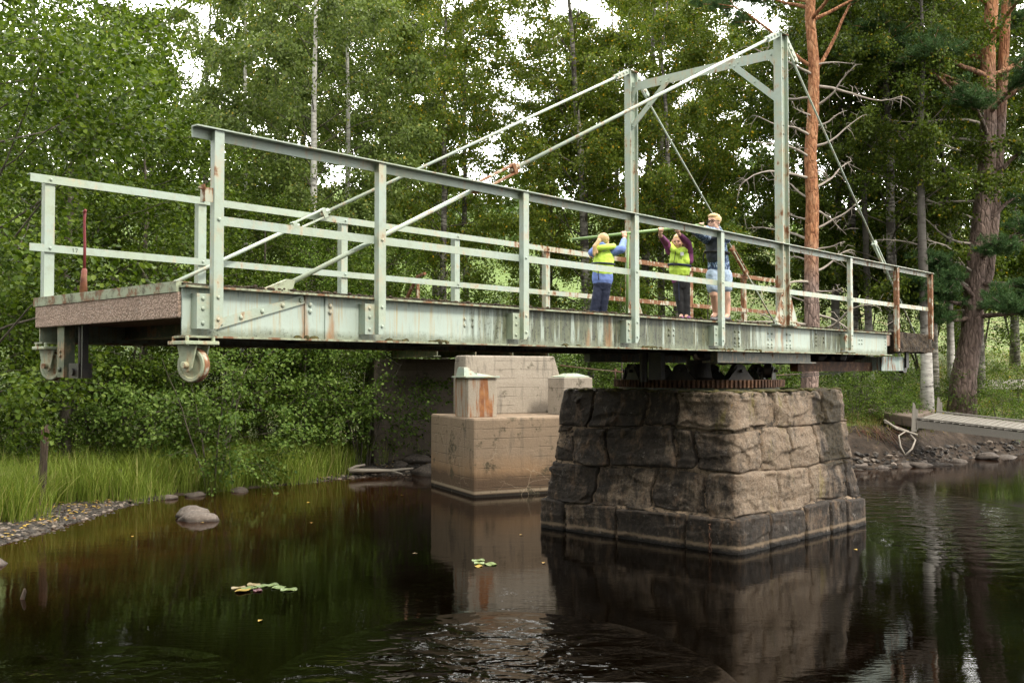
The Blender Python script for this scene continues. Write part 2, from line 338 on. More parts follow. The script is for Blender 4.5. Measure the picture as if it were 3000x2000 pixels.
M['pinebark2'] = bark('pine_bark_grey', [(.3, (.05, .035, .028)), (.5, (.145, .10, .08)), (.7, (.30, .215, .185))], 10, 4, 15, 1, (8.6, 10.8))
M['greybark'] = bark('grey_bark', [(.3, (.035, .028, .021)), (.55, (.10, .085, .066)), (.75, (.22, .195, .16))], 7, 2.5)
n = Nd('birch_bark'); t = n.noise(1, 6, .7, n.map((3.5, 3.5, 16))); big = n.noise(1.7, 6, .7)
col = n.ramp(t, [(.36, (.02, .017, .014)), (.46, (.16, .145, .125)), (.58, (.36, .34, .30)), (.8, (.46, .44, .40))]); col = n.mix(n.mr(big, .46, .58, 0, .94), col, (.035, .028, .022))
n.bump(t, .5, .015); M['birchbark'] = n.fin(col, .8)
n = Nd('birch_bark_white'); t = n.noise(1, 6, .7, n.map((3.5, 3.5, 13)))
col = n.ramp(t, [(.34, (.03, .026, .022)), (.41, (.42, .40, .37)), (.55, (.68, .66, .62)), (.8, (.74, .72, .69))]); M['birchwhite'] = n.fin(col, .75)
n = Nd('birch_bark_lower_white'); t = n.noise(1, 6, .7, n.map((3.5, 3.5, 13))); hi_ = n.mr(n.ma('ADD', n.xyz(2), n.ma('MULTIPLY', n.noise(2, 6, .7), 3.)), 3.2, 4.4)
col = n.ramp(t, [(.36, (.03, .026, .022)), (.43, (.38, .36, .33)), (.6, (.62, .60, .56))]); M['birchlow'] = n.fin(n.mix(n.ma('MULTIPLY', hi_, .9), col, (.05, .042, .034)), .8)

def leaf(name, stops, trans=.35, rough=.42, objvar=.0, tcol=(1.25, 1.25, .6)):
    n = Nd(name); col = n.ramp(n.island(), stops)
    if objvar:
        col = n.mix(n.mr(n.objrnd(), 0, 1, 0, objvar), col, (.085, .085, .018))
    n.fin(col, rough, 0, .12); tr = n.n.new('ShaderNodeBsdfTranslucent'); n.L(n.mix(1., col, tcol, 'MULTIPLY'), tr.inputs[0])
    ms = n.n.new('ShaderNodeMixShader'); ms.inputs[0].default_value = trans
    n.t.links.new(n.b.outputs[0], ms.inputs[1]); n.t.links.new(tr.outputs[0], ms.inputs[2]); n.t.links.new(ms.outputs[0], n.out.inputs[0]); return n.m
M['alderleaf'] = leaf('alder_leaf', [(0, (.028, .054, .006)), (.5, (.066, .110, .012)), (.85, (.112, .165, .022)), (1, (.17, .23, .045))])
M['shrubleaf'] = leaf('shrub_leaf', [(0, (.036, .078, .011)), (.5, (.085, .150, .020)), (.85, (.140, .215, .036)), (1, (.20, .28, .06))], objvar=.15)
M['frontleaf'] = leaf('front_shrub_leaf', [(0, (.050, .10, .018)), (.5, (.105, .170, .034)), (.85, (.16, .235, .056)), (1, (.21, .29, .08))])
M['birchleaf'] = leaf('birch_leaf', [(0, (.056, .092, .011)), (.5, (.116, .172, .022)), (.93, (.195, .245, .04)), (.96, (.25, .22, .03)), (1, (.60, .40, .03))], objvar=.2)
M['birchleafgrey'] = leaf('birch_leaf_silver', [(0, (.058, .092, .020)), (.5, (.120, .172, .042)), (.97, (.20, .255, .085)), (1, (.40, .31, .05))])
M['darkleaf'] = leaf('dark_leaf', [(0, (.032, .060, .008)), (.6, (.078, .124, .016)), (.97, (.14, .195, .03)), (1, (.45, .31, .03))], objvar=.2)
M['needle'] = leaf('pine_needle', [(0, (.030, .075, .026)), (.5, (.060, .125, .045)), (1, (.12, .185, .07))], .15, .5)
M['herb'] = leaf('herb_leaf', [(0, (.05, .09, .008)), (.6, (.11, .17, .016)), (.95, (.13, .20, .04)), (.97, (.5, .38, .03)), (1, (.55, .40, .03))], .4)
M['sedge'] = leaf('sedge_blade', [(0, (.14, .21, .03)), (.5, (.24, .33, .055)), (.85, (.34, .41, .10)), (1, (.50, .42, .20))], .4, .5, tcol=(1.2, 1.15, .6))
M['drygrass'] = leaf('dry_grass', [(0, (.09, .12, .03)), (.5, (.17, .16, .055)), (1, (.30, .22, .10))], .3, .6)
M['farleaf'] = leaf('far_leaf', [(0, (.030, .055, .014)), (.6, (.055, .095, .026)), (1, (.09, .13, .035))], .3, .6)
M['flower'] = leaf('pink_flower', [(0, (.5, .16, .25)), (1, (.65, .30, .38))], .3)

# ------------------------------------------------------------------ water and ground
SHORE = np.array([(-60, -2), (-30, 4), (-14, 8.6), (-9, 10.6), (-6.5, 12.53), (-6.38, 13.74), (-6.36, 15.6), (-6.2, 16.6), (-5.87, 17.3), (-4.1, 19.1),
                  (-3.47, 20), (-1.75, 20.9), (1, 21.6), (4, 21.3), (7.5, 21.7), (8.7, 22.1), (10.9, 24.2), (13.3, 25.6), (20, 28), (40, 36), (90, 50)], float)
def shore_d(x, y):
    x = np.asarray(x, float); y = np.asarray(y, float); best = np.full(x.shape, 1e9)
    for a, b in zip(SHORE[:-1], SHORE[1:]):
        d = b - a; t = np.clip(((x-a[0])*d[0] + (y-a[1])*d[1])/(d@d), 0, 1)
        best = np.minimum(best, np.hypot(x-a[0]-t*d[0], y-a[1]-t*d[1]))
    return best*np.where(y > np.interp(x, SHORE[:, 0], SHORE[:, 1]), 1, -1)
def sm(a, b, x): t = np.clip((x-a)/(b-a), 0, 1); return t*t*(3-2*t)
def wav(x, y): return np.sin(x*1.3+y*.7)*.5 + np.sin(x*.45-y*1.1+2)*.6 + np.sin(x*3.1+y*2.3)*.2
def gz(x, y):
    x = np.asarray(x, float); y = np.asarray(y, float); d = shore_d(x, y)
    s = sm(-4.5, -1.2, x); hill = .16*np.clip(d-5, 0, 11) + .32*np.clip(d-16, 0, 34)
    zl = .015 + .05*d + hill; k = sm(5.0, 7.5, x)
    zr = (.62 + .34*k)*(1-np.exp(-np.maximum(d, 0)/(.95 - .35*k))) + .03*d + hill
    z = zl*(1-s) + zr*s + wav(x, y)*.04*np.minimum(1, np.maximum(d, 0)*.6)
    near = np.clip(.30*(-9.5-y+.25*np.sin(x*.4)), -1.1, 1.2) + .10*np.clip(-14-y, 0, 60)      # the bank behind the camera
    return np.where(d < 0, np.maximum(np.maximum(-1.1, .28*d), near), z)
def axis(a, b, fine0, fine1, f, c):
    v = [a]
    while v[-1] < b: v.append(v[-1] + (f if fine0 <= v[-1] < fine1 else c))
    return np.array(v)
gx = axis(-75, 95, -14, 18, .25, 2.5); gy = axis(-60, 170, 8, 32, .25, 2.5)
GX, GY = np.meshgrid(gx, gy); Zg = gz(GX, GY); ny, nx = GX.shape
def gridmesh(name, X, Y, Z, mat):
    ny, nx = X.shape; me = bpy.data.meshes.new(name); v = np.stack([X, Y, Z], -1).reshape(-1, 3)
    i = np.arange(ny*nx).reshape(ny, nx); f = np.stack([i[:-1, :-1], i[:-1, 1:], i[1:, 1:], i[1:, :-1]], -1).reshape(-1, 4)
    me.vertices.add(len(v)); me.vertices.foreach_set('co', v.ravel()); me.loops.add(f.size); me.loops.foreach_set('vertex_index', f.ravel().astype(np.int32))
    me.polygons.add(len(f)); me.polygons.foreach_set('loop_start', np.arange(0, f.size, 4, dtype=np.int32))
    me.polygons.foreach_set('use_smooth', np.ones(len(f), bool)); me.materials.append(mat); me.update(calc_edges=True); return me
def fattr(me, name, val):
    a = me.attributes.new(name, 'FLOAT', 'POINT'); a.data.foreach_set('value', np.asarray(val, np.float32).ravel())
n = Nd('bank_soil'); gr = n.attr('green'); big = n.noise(.35, 6, .6); g = n.noise(3, 8, .72)
soil = n.ramp(g, [(.3, (.012, .008, .005)), (.5, (.04, .027, .018)), (.7, (.11, .08, .06))])
grass = n.mix(n.noise(.8, 6, .7), (.075, .13, .02), (.15, .19, .035)); grass = n.mix(n.mr(n.noise(1.7, 6, .7), .5, .65), grass, (.17, .13, .055))
col = n.mix(n.mr(n.ma('ADD', gr, n.ma('MULTIPLY', n.ma('SUBTRACT', g, .5), .8)), .4, .6), soil, grass)
far = n.attr('meadow'); col = n.mix(far, col, n.mix(n.noise(.5, 6, .7), (.075, .14, .016), (.13, .18, .03)))
n.bump(n.noise(9, 8, .7), .8, .06); soilmat = n.fin(col, .95)
gm = gridmesh('ground', GX, GY, Zg, soilmat); D_ = shore_d(GX, GY)
fattr(gm, 'green', np.where(GX < -3, sm(.6, 2.0, D_), sm(.75, 1.7, D_))*np.where((GX > -4) & (GX < 3.5) & (D_ < 5), .2, 1)); fattr(gm, 'meadow', sm(12, 18, D_)*(1-sm(.17, .27, GX/np.maximum(GY, 1))))
tag(link('ground', gm), kind='structure')

wxs = axis(-75, 95, -9, 16, .5, 5); wys = axis(-60, 60, 2, 27, .5, 5); WX, WY = np.meshgrid(wxs, wys)
n = Nd('tarn_water'); sh = n.attr('shallow')
col = n.mix(n.ma('MULTIPLY', sh, n.mr(n.noise(1.3, 6, .65), .3, .65, .4, 1)), (.0012, .0007, .0003), (.034, .0125, .0035)); n.fin(col, .015); n.b.inputs['IOR'].default_value = 1.33; n.b.inputs['Specular IOR Level'].default_value = .34
P_ = n.xyz(0); Q_ = n.xyz(1)
calm = n.mr(n.noise(.30, 3, .5, n.map((1, 1.6, 1))), .45, .66)
def spot(cx, cy, rx, ry):
    a = n.ma('DIVIDE', n.ma('SUBTRACT', P_, cx), rx); b = n.ma('DIVIDE', n.ma('SUBTRACT', Q_, cy), ry); return n.mr(n.ma('ADD', n.ma('MULTIPLY', a, a), n.ma('MULTIPLY', b, b)), 1.0, .15)
stir = n.ma('MAXIMUM', spot(-.1, 6.7, 1.7, 2.3), n.ma('MAXIMUM', n.ma('MULTIPLY', spot(-3.0, 6.4, 1.3, 1.5), .35), n.ma('MULTIPLY', spot(6.4, 13.5, 1.8, 6), .25)))
r1 = n.noise(2.6, 3.2, .5, n.map((1, 1.45, 1)), dist=.35); r2 = n.noise(10, 3, .5, n.map((.6, 2.4, 1))); r3 = n.noise(1.2, 2, .5, n.map((.9, 1.8, 1), loc=(3, 5, 0)), dist=.5)
rip = n.ma('ADD', n.ma('MULTIPLY', r1, n.ma('ADD', .16, n.ma('MULTIPLY', stir, 10.0))), n.ma('ADD', n.ma('MULTIPLY', r2, n.ma('ADD', .05, n.ma('MULTIPLY', calm, .13))), n.ma('MULTIPLY', r3, n.ma('ADD', .12, n.ma('MULTIPLY', stir, 3.0)))))
n.bump(rip, .34, .028); wmat = n.m
wm = gridmesh('water', WX, WY, WX*0, wmat); dw = -shore_d(WX, WY)
fattr(wm, 'shallow', np.where(WX < 3, 1-sm(.3, 5.5, dw), .55*(1-sm(.2, 3.5, dw))))
tag(link('water', wm), kind='structure')

# ------------------------------------------------------------------ the swing bridge (its own frame: X along, Y to the far side, Z up from the girder flange)
BO = Vector((-2.2247, 6.7155, 2.785)); TH = R(42.302); BW = 2.517
bridge = empty('swing_bridge', BO, math.pi/2 - TH, 'mint green steel swing bridge with rusting railings and tall portal frame, carrying the children', 'bridge')
def B(mb, name, mat, par=None, **k): return mb.build(name, M[mat], par or bridge, **k)
def rivets(mb, pts, r=.014, ax='y', s=-1):
    for p in pts:
        rr = (r, r*.7, r) if ax == 'y' else (r*.7, r, r) if ax == 'x' else (r, r, r*.7); mb.ball(p, rr, 8, 6)
# girders
for nm, y0, lab in (('main_girder', 0.0, None), ('main_girder', BW-.16, None)):
    yw = y0+.068; s_ = MB().box(0, 12.45, yw, yw+.014, -.347, -.015)
    if y0 == 0:
        for X in (2.75, 2.85, 6.05, 6.15, 7.55, 7.65, 8.42, 8.52, 8.95, 9.05, 10.1, 11.35, 11.45): rivets(s_, [(X, yw-.004, z) for z in ((-.13, -.19) if X < 7 or 10 < X < 10.6 or X > 11 else (-.11, -.19, -.25, -.29))], .015)
        for X in (9.85, 12.38): rivets(s_, [(X, yw-.004, z) for z in (-.08, -.13, -.18, -.24)], .014)
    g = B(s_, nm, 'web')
    B(MB().box(-.01, 12.47, y0, y0+.16, -.015, .0), 'top_flange', 'flange', g); B(MB().box(-.01, 12.5, y0, y0+.16, -.362, -.347), 'bottom_flange', 'flange', g)
    if y0 == 0:
        p = MB().bar((.26, .058, -.262), (1.0, .058, -.045), .012, .065, (0, 0, 1)); d = Vector((.74, 0, .217)).normalized()
        rivets(p, [(.26+.74*t, .05, -.262+.217*t) for t in (.04, .26, .5, .74, .96)], .018); B(p, 'splice_strip', 'steel', g)
        for X in (1.06, 1.25):
            p = MB().box(X-.045, X+.045, .058, .068, -.345, -.017); rivets(p, [(X, .052, z) for z in (-.085, -.135)], .018); B(p, 'stiffener', 'web', g)
        rnd = random.Random(4)
        for X in (1.05, 1.9, 2.35, 2.45, 4.1, 5.6, 5.7, 7.0, 7.12, 7.35, 8.0, 10.6, 10.75, 11.0):
            mbm = MB()
            for k in range(7): mbm.ball((X+rnd.gauss(0, .07), rnd.uniform(.01, .06), -.347), (rnd.uniform(.02, .05), .02, rnd.uniform(.008, .028)), 7, 5)
            B(mbm, 'moss_clump', 'moss', g, smooth=True)['kind'] = 'stuff'
# deck slab and its ends
rnd = random.Random(2)
sl = MB().box(.02, 12.64, .088, BW-.088, -.20, .022)
B(sl, 'deck_slab', 'aggregate')
mb = MB()
for k in range(760):
    x = rnd.uniform(.25, 14.2); y = rnd.choice((rnd.uniform(.015, .1), rnd.uniform(.04, .3))); r = rnd.uniform(.006, .02)
    mb.ball((x, y, .008+rnd.uniform(0, .014)), (r*1.3, r, r*rnd.uniform(.5, 1.0)), 6, 4)
gl = B(mb, 'gravel_edge', 'mossy'); gl['kind'] = 'stuff'
B(MB().box(-.03, .01, .10, BW-.02, -.045, .03).box(.01, .09, .10, BW-.02, .022, .03), 'edge_angle', 'flange')
B(MB().box(-.022, .02, .085, BW-.04, -.225, -.045), 'end_slab', 'aggregate', bevel=.008)
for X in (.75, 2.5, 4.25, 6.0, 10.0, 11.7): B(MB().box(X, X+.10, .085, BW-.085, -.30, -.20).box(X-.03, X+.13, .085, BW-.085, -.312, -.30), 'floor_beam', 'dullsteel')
# mossy tail block, subdivided and roughened
bm = bmesh.new(); bmesh.ops.create_cube(bm, size=1); bmesh.ops.scale(bm, vec=(1.68, BW-.02, .31), verts=bm.verts); bmesh.ops.translate(bm, vec=(13.5, BW/2, -.135), verts=bm.verts)
bmesh.ops.subdivide_edges(bm, edges=bm.edges, cuts=24, use_grid_fill=True)
from mathutils import noise as mno
for v in bm.verts:
    q = mno.noise_vector(v.co*4.2)*.028 + mno.noise_vector(v.co*14)*.016; v.co += q
me = bpy.data.meshes.new('tail_block'); bm.to_mesh(me); bm.free(); me.materials.append(M['mossy']); link('tail_block', me, bridge)

# near railing
def near_post(X, mat, plate=True, low=-.30):
    x0 = X-.035; a = MB().box(x0, x0+.008, -.052, .012 if X > 12.5 else -.004, low, 1.082)
    a.add([(x0, -.06, low), (x0+.04, -.06, low), (x0+.075, -.06, low+.05), (x0+.075, -.06, 1.088), (x0, -.06, 1.088),
           (x0, -.052, low), (x0+.04, -.052, low), (x0+.075, -.052, low+.05), (x0+.075, -.052, 1.088), (x0, -.052, 1.088)],
          [(0, 1, 2, 3, 4), (9, 8, 7, 6, 5), (0, 5, 6, 1), (1, 6, 7, 2), (2, 7, 8, 3), (3, 8, 9, 4), (4, 9, 5, 0)])
    rivets(a, [(X, -.064, .465), (X, -.064, -.08), (X, -.064, -.235)], .013)
    p = B(a, 'railing_post', mat)
    if plate:
        b = MB().box(X-.135, X+.03, -.012, -.003, -.30, -.055).box(X-.135, X-.125, -.003, .068, -.30, -.055); rivets(b, [(X-.09, -.016, z) for z in (-.09, -.16, -.26)], .014); B(b, 'bracket', 'steel', p)
NP = [.20, 1.68, 3.44, 5.245, 7.05, 10.8]
for X in NP: near_post(X, 'steel')
near_post(12.64, 'rusty', False, -.29); near_post(14.2, 'rusty', False, -.06)
B(MB().box(.02, 14.24, -.075, .0, 1.09, 1.10).box(.02, 14.24, -.008, .0, 1.022, 1.09), 'handrail', 'steel')
m_ = MB().box(.21, 8.52, .0, .008, .435, .50); m_.bar((8.52, .004, .467), (8.62, -.055, .467), .008, .06, (0, 0, 1))
m_.bar((8.80, -.055, .467), (8.92, .004, .467), .008, .06, (0, 0, 1)); m_.box(8.92, 14.2, .0, .008, .435, .50); B(m_, 'mid_rail', 'steel')
hk = MB()
hk.tube([(.14 + .05*math.cos(t) - .03, -.03 + .0*t, .70 - .02 - .05*math.sin(t)*.3) for t in np.linspace(0, 3.1, 7)], .006, 6); hk.box(.09, .10, -.05, .0, .58, .70).box(.09, .16, -.05, -.044, .58, .68); B(hk, 'hook', 'rusty')
# far railing
for X in (.10, 1.56, 3.30, 5.05, 6.79, 10.46, 12.24, 13.6):
    x0 = X-.04; a = MB().box(x0, x0+.085, BW-.012, BW-.004, -.02, 1.07).box(x0, x0+.009, BW-.004, BW+.06, -.02, 1.07); rivets(a, [(X, BW-.036, .47), (X, BW-.036, 1.065)], .013); B(a, 'railing_post', 'farsteel')
B(MB().box(-.07, 13.64, BW-.03, BW-.022, 1.03, 1.10).box(-.07, 13.64, BW-.022, BW+.04, 1.092, 1.10), 'handrail', 'farsteel')
mr_ = B(MB().box(-.07, 13.64, BW-.03, BW-.022, .435, .50), 'mid_rail', 'farsteel')
n_ = MB().bar((.300, BW-.0318, .452), (.300, BW-.0318, .484), .003, .0036, (0, 1, 0)); n_.bar((.293, BW-.0318, .477), (.300, BW-.0318, .484), .003, .0036, (0, 1, 0))
n_.bar((.318, BW-.0318, .483), (.338, BW-.0318, .483), .003, .0036, (0, 1, 0)); n_.bar((.338, BW-.0318, .483), (.326, BW-.0318, .452), .003, .0036, (0, 1, 0)); B(n_, 'painted_number', 'oily', mr_)

# portal frame
TX = 8.72
for y0 in (.0, BW-.05):
    a = MB().box(TX-.095, TX-.083, y0-.055, y0+.06, .0, 3.94).box(TX+.083, TX+.095, y0-.055, y0+.06, .0, 3.94).box(TX-.083, TX+.083, y0-.004, y0+.004, .0, 3.93)
    rivets(a, [(TX+.045, y0-.006, z) for z in (3.78, 3.62, 3.5, 3.36, 2.72, 2.6, .92, .62)], .016)
    rivets(a, [(TX+.089, y0-.058, z) for z in (.55, .42, .3, .18)], .015); rivets(a, [(TX-.05, y0-.006, z) for z in (.5, .4, .3, .2, .1)], .016)
    p = B(a, 'portal_post', 'tower'); B(MB().box(TX-.105, TX+.105, y0-.065, y0+.07, 3.94, 3.952), 'cap_plate', 'flange', p)
    for s_ in (-1, 1):
        xa = TX+s_*.095; g = MB().prism([(xa, y0-.048, .0), (xa+s_*.22, y0-.048, .0), (xa+s_*.22, y0-.048, .07), (xa+s_*.015, y0-.048, .44), (xa, y0-.048, .44)], (0, .008, 0))
        g.box(min(xa, xa+s_*.235), max(xa, xa+s_*.235), y0-.09, y0+.09, .001, .013); rivets(g, [(xa+s_*t, y0-.052, .05) for t in (.05, .12, .19)] + [(xa+s_*t, y0-.07, .018) for t in (.03, .10, .17, .22)], .017)
        rivets(g, [(xa+s_*.02, y0-.052, z) for z in (.13, .22, .31, .4)], .015); B(g, 'gusset', 'tower', p)
cb = MB().box(TX-.05, TX-.042, .05, BW-.1, 3.62, 3.745).box(TX-.05, TX+.05, .05, BW-.1, 3.745, 3.755); rivets(cb, [(TX-.054, y, 3.68) for y in (.12, .62, .75, 1.3, 1.8, 1.9, 2.38)], .014); B(cb, 'cross_beam', 'tower')
for (ya, yb) in ((.70, .02), (BW-.75, BW-.07)):
    k = MB().bar((TX-.058, ya, 3.66), (TX-.058, yb, 3.05), .010, .085, (0, 0, 1)); k.bar((TX-.02, ya, 3.69), (TX-.02, yb, 3.08), .075, .009, (0, 0, 1)); rivets(k, [(TX-.066, ya+(yb-ya)*t, 3.66-.61*t) for t in (.04, .5, .93)], .014); B(k, 'knee_brace', 'tower')
    q = MB().prism([(TX-.056, yb, 3.755 if 0 else 3.62), (TX-.056, yb+(.13 if yb < 1 else -.13), 3.62), (TX-.056, yb, 3.44)], (.008, 0, 0)); B(q, 'corner_plate', 'tower')
# stay rods with their turnbuckles
def stay(a, b, t0, t1, r, mat, tmat, wide=.055):
    a, b = Vector(a), Vector(b); d = b-a; A = a+d*t0; Bq = a+d*t1; u = d.normalized()
    m = MB().tube([a, A+u*.08], r, 12).tube([Bq-u*.08, b], r, 12); o = B(m, 'stay_rod', mat, smooth=False)
    for f in o.data.polygons: f.use_smooth = len(f.vertices) == 4
    s_ = Vector((0, 1, 0)); w = u.cross(s_).normalized(); t = MB()
    for k in (-1, 1): t.bar(A+w*k*wide*.72, Bq+w*k*wide*.72, .045, .018, w)
    for P, e in ((A, 1), (Bq, -1)): t.bar(P-u*e*.005, P+u*e*.05, .06, wide*1.9, w); t.tube([P-u*e*.05, P+u*e*.002], .036, 6)
    B(t, 'turnbuckle', tmat, o, bevel=.004)
    return o
stay((.85, .085, .05), (8.62, .0, 3.92), .262, .33, .0185, 'rod', 'rusty'); stay((.85, BW-.085, .05), (8.62, BW-.05, 3.92), .222, .275, .0185, 'rod', 'rod')
stay((13.74, .085, .02), (8.83, .0, 3.86), .36, .265, .014, 'rod', 'rod', .05); stay((13.5, BW-.085, .02), (8.83, BW-.05, 3.86), .385, .29, .014, 'rod', 'rusty', .05)
for y0, y1 in ((.085, .0), (BW-.085, BW-.05)):
    a = MB().prism([(.62, y0-.02, .0), (.9, y0-.02, .0), (.93, y0-.02, .10), (.86, y0-.02, .10)], (0, .04, 0)); B(a, 'stay_shoe', 'flange')
    for e in (-1, 1):
        l_ = MB().bar((TX+e*.09, y1-.03, 3.93), (TX+e*.42, y1-.03, 3.93-(.164 if e < 0 else .27)), .012, .07, (0, 0, 1)); l_.bar((TX+e*.09, y1+.02, 3.93), (TX+e*.42, y1+.02, 3.93-(.164 if e < 0 else .27)), .012, .07, (0, 0, 1))
        rivets(l_, [(TX+e*t, y1-.04, 3.93-t*(.5 if e < 0 else .82)+.05) for t in (.16, .24, .33, .40)], .02); B(l_, 'link_plate', 'tower')
# end wheels
for y0 in (.09, BW-.12):
    ang = R(20); c = Vector((.10, y0, -.552)); ax = Vector((math.cos(ang), math.sin(ang)*1, 0)); sd = Vector((-ax.y, ax.x, 0))
    br_ = MB().bar((.10, y0, -.385), (.10, y0, -.362-.048), .24, .26, (1, 0, 0))
    for (u, v) in ((-1, -1), (-1, 1), (1, -1), (1, 1)): br_.cyl((.10+u*.10, y0+v*.09, -.420), (.10+u*.10, y0+v*.09, -.352), .014, 6)
    for s_ in (-1, 1):
        q0 = c + ax*(.058*s_); poly = [q0+sd*.085+Vector((0, 0, .145)), q0-sd*.085+Vector((0, 0, .145))] + [q0 + sd*(-.05*math.cos(t)) + Vector((0, 0, -.05*math.sin(t)-.0)) for t in np.linspace(0, math.pi, 8)]
        br_.prism(poly, ax*(.014*s_)); br_.cyl(q0, q0+ax*(.05*s_), .024, 10)
    w_ = B(br_, 'wheel_bracket', 'wheel', bevel=.004)
    wh = MB(); rim = [(.0, -.028), (.085, -.022), (.092, -.033), (.112, -.033), (.12, -.024), (.121, .0), (.12, .024), (.112, .033), (.092, .033), (.085, .022), (.0, .028)]; N_ = 36; vs = []; fs = []
    for (r, h) in rim:
        for k in range(N_): t = 2*math.pi*k/N_; vs.append(c + ax*h + sd*(r*math.cos(t)) + Vector((0, 0, r*math.sin(t))))
    for i in range(len(rim)-1):
        for k in range(N_): fs.append((i*N_+k, i*N_+(k+1) % N_, (i+1)*N_+(k+1) % N_, (i+1)*N_+k))
    wh.add(vs, fs); o = B(wh, 'wheel', 'wheel', w_)
    tr = MB(); vs = []; fs = []
    for h, r in ((-.026, .1212), (-.02, .1235), (.02, .1235), (.026, .1212)):
        for k in range(N_): t = 2*math.pi*k/N_; vs.append(c + ax*h + sd*(r*math.cos(t)) + Vector((0, 0, r*math.sin(t))))
    for i in range(3):
        for k in range(N_): fs.append((i*N_+k, i*N_+(k+1) % N_, (i+1)*N_+(k+1) % N_, (i+1)*N_+k))
    tr.add(vs, fs); B(tr, 'wheel_rim', 'rusty', w_, smooth=True)
a = MB().box(.03, .045, 2.02, 2.15, -.645, -.21).box(.045, .12, 2.02, 2.032, -.645, -.21).box(.045, .12, 2.138, 2.15, -.645, -.21); rivets(a, [(.026, 2.085, z) for z in (-.43, -.47)], .014, 'x'); rivets(a, [(.024, 2.09, -.58)], .022, 'x'); B(a, 'latch_guide', 'dullsteel')
a = MB().cyl((.10, 1.86, -.22), (.10, 1.86, -.6), .022, 10).cyl((.10, 1.78, -.22), (.10, 1.78, -.6), .018, 10).box(.04, .15, 1.77, 1.95, -.652, -.53).box(.04, .09, 1.70, 1.72, -.65, -.21); a.cyl((.02, 1.86, -.60), (.06, 1.86, -.60), .03, 10); B(a, 'latch_bolt', 'oily')
# underside: bearing beam, counterweight, tail beam, corrugated plate, tail wheel, drive cables
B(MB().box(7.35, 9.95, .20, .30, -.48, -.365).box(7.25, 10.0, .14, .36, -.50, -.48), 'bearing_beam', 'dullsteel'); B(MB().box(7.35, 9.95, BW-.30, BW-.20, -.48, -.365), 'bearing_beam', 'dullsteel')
mb = MB(); rnd = random.Random(8)
for k in range(60): mb.ball((rnd.uniform(10.0, 12.4), rnd.uniform(.4, BW-.3), rnd.uniform(-.42, -.33)), (rnd.uniform(.12, .22), rnd.uniform(.1, .2), .10), 8, 6)
mb.box(9.95, 12.45, .35, BW-.2, -.34, -.22); B(mb, 'counterweight', 'oily')
B(MB().box(9.75, 12.42, .30, .42, -.615, -.47), 'tail_beam', 'ring')
mb = MB(); k = 44
for i in range(k):
    x0, x1 = 12.40+i*.95/k, 12.40+(i+1)*.95/k; ya, yb = .14+.012*math.sin(i*1.9), .14+.012*math.sin((i+1)*1.9)
    mb.add([(x0, ya, -.61), (x1, yb, -.61), (x1, yb, -.375), (x0, ya, -.375)], [(0, 1, 2, 3)])
mb.box(12.40, 13.35, .17, 1.2, -.60, -.38); B(mb, 'corrugated_plate', 'blueplate', recalc=False)
B(MB().cyl((13.62, .22, -.52), (13.62, .30, -.52), .13, 24).box(13.56, 13.68, .17, .20, -.56, -.30), 'tail_wheel', 'oily')
for dz in (0, .035): B(MB().tube([(9.9, .35, -.66-dz), (11.2, .5, -.635-dz*.6), (12.3, .6, -.615)], .006, 6), 'drive_cable', 'oily')
B(MB().box(7.36, 7.46, 1.05, 1.25, -.72, -.36).cyl((7.36, 1.32, -.75), (7.36, 1.32, -.36), .055, 12), 'pinion_housing', 'oily')

# ------------------------------------------------------------------ slewing ring on the pier
def bw(x, y, z): # bridge frame to world
    return Vector((BO.x + x*math.sin(TH) - y*math.cos(TH), BO.y + x*math.cos(TH) + y*math.sin(TH), BO.z + z))
pc = bw(8.63, 1.27, 0); ring = empty('slewing_ring', (pc.x, pc.y, 1.925), math.pi/2-TH, 'rusty toothed ring gear with rollers lying on top of the stone pier', 'ring gear')
NT = 120; v = []; f = []; RO, RI = 1.19, .95
prof = []
for k in range(NT):
    a0 = 2*math.pi*k/NT
    for da, r in ((0, RO-.03), (.3, RO-.026), (.38, RO), (.78, RO), (.86, RO-.026)):
        prof.append((a0 + da*2*math.pi/NT, r))
m_ = len(prof)
for z in (.035, .135):
    for a, r in prof: v.append((r*math.cos(a), r*math.sin(a), z))
for z in (.035, .135):
    for a, r in prof: v.append((RI*math.cos(a), RI*math.sin(a), z))
for i in range(m_):
    j = (i+1) % m_; f += [(i, j, m_+j, m_+i), (m_+i, m_+j, 3*m_+j, 3*m_+i), (3*m_+i, 3*m_+j, 2*m_+j, 2*m_+i), (2*m_+i, 2*m_+j, j, i)]
MB().add(v, f).build('ring_gear', M['ring'], ring)
MB().tube([(0, 0, 0), (0, 0, .03)], 1.12, 64).build('bed_plate', M['dullsteel'], ring)
mb = MB()
mb.tube([(0, 0, .03), (0, 0, .10), (0, 0, .16), (0, 0, .36), (0, 0, .41)], [.42, .26, .20, .17, .17], 28).build('pivot_cone', M['oily'], ring)
for k in range(8):
    a = R(22.5 + 45*k - 4); cx, cy = .98*math.cos(a), .98*math.sin(a); rr = Vector((math.cos(a), math.sin(a), 0)); tt = Vector((-rr.y, rr.x, 0)); c = Vector((cx, cy, .255))
    r_ = MB().cyl(c-rr*.05, c+rr*.05, .098, 22).build('roller', M['oily'], ring)
    b = MB()
    for s_ in (-1, 1):
        q = c + rr*.065*s_; b.prism([q-tt*.20+Vector((0, 0, -.12)), q+tt*.20+Vector((0, 0, -.12)), q+tt*.05+Vector((0, 0, .055)), q-tt*.05+Vector((0, 0, .055))], rr*.012*s_)
    b.cyl(c-rr*.13, c+rr*.13, .022, 10); b.build('roller_bracket', M['dullsteel'] if k == 7 else M['oily'], r_)

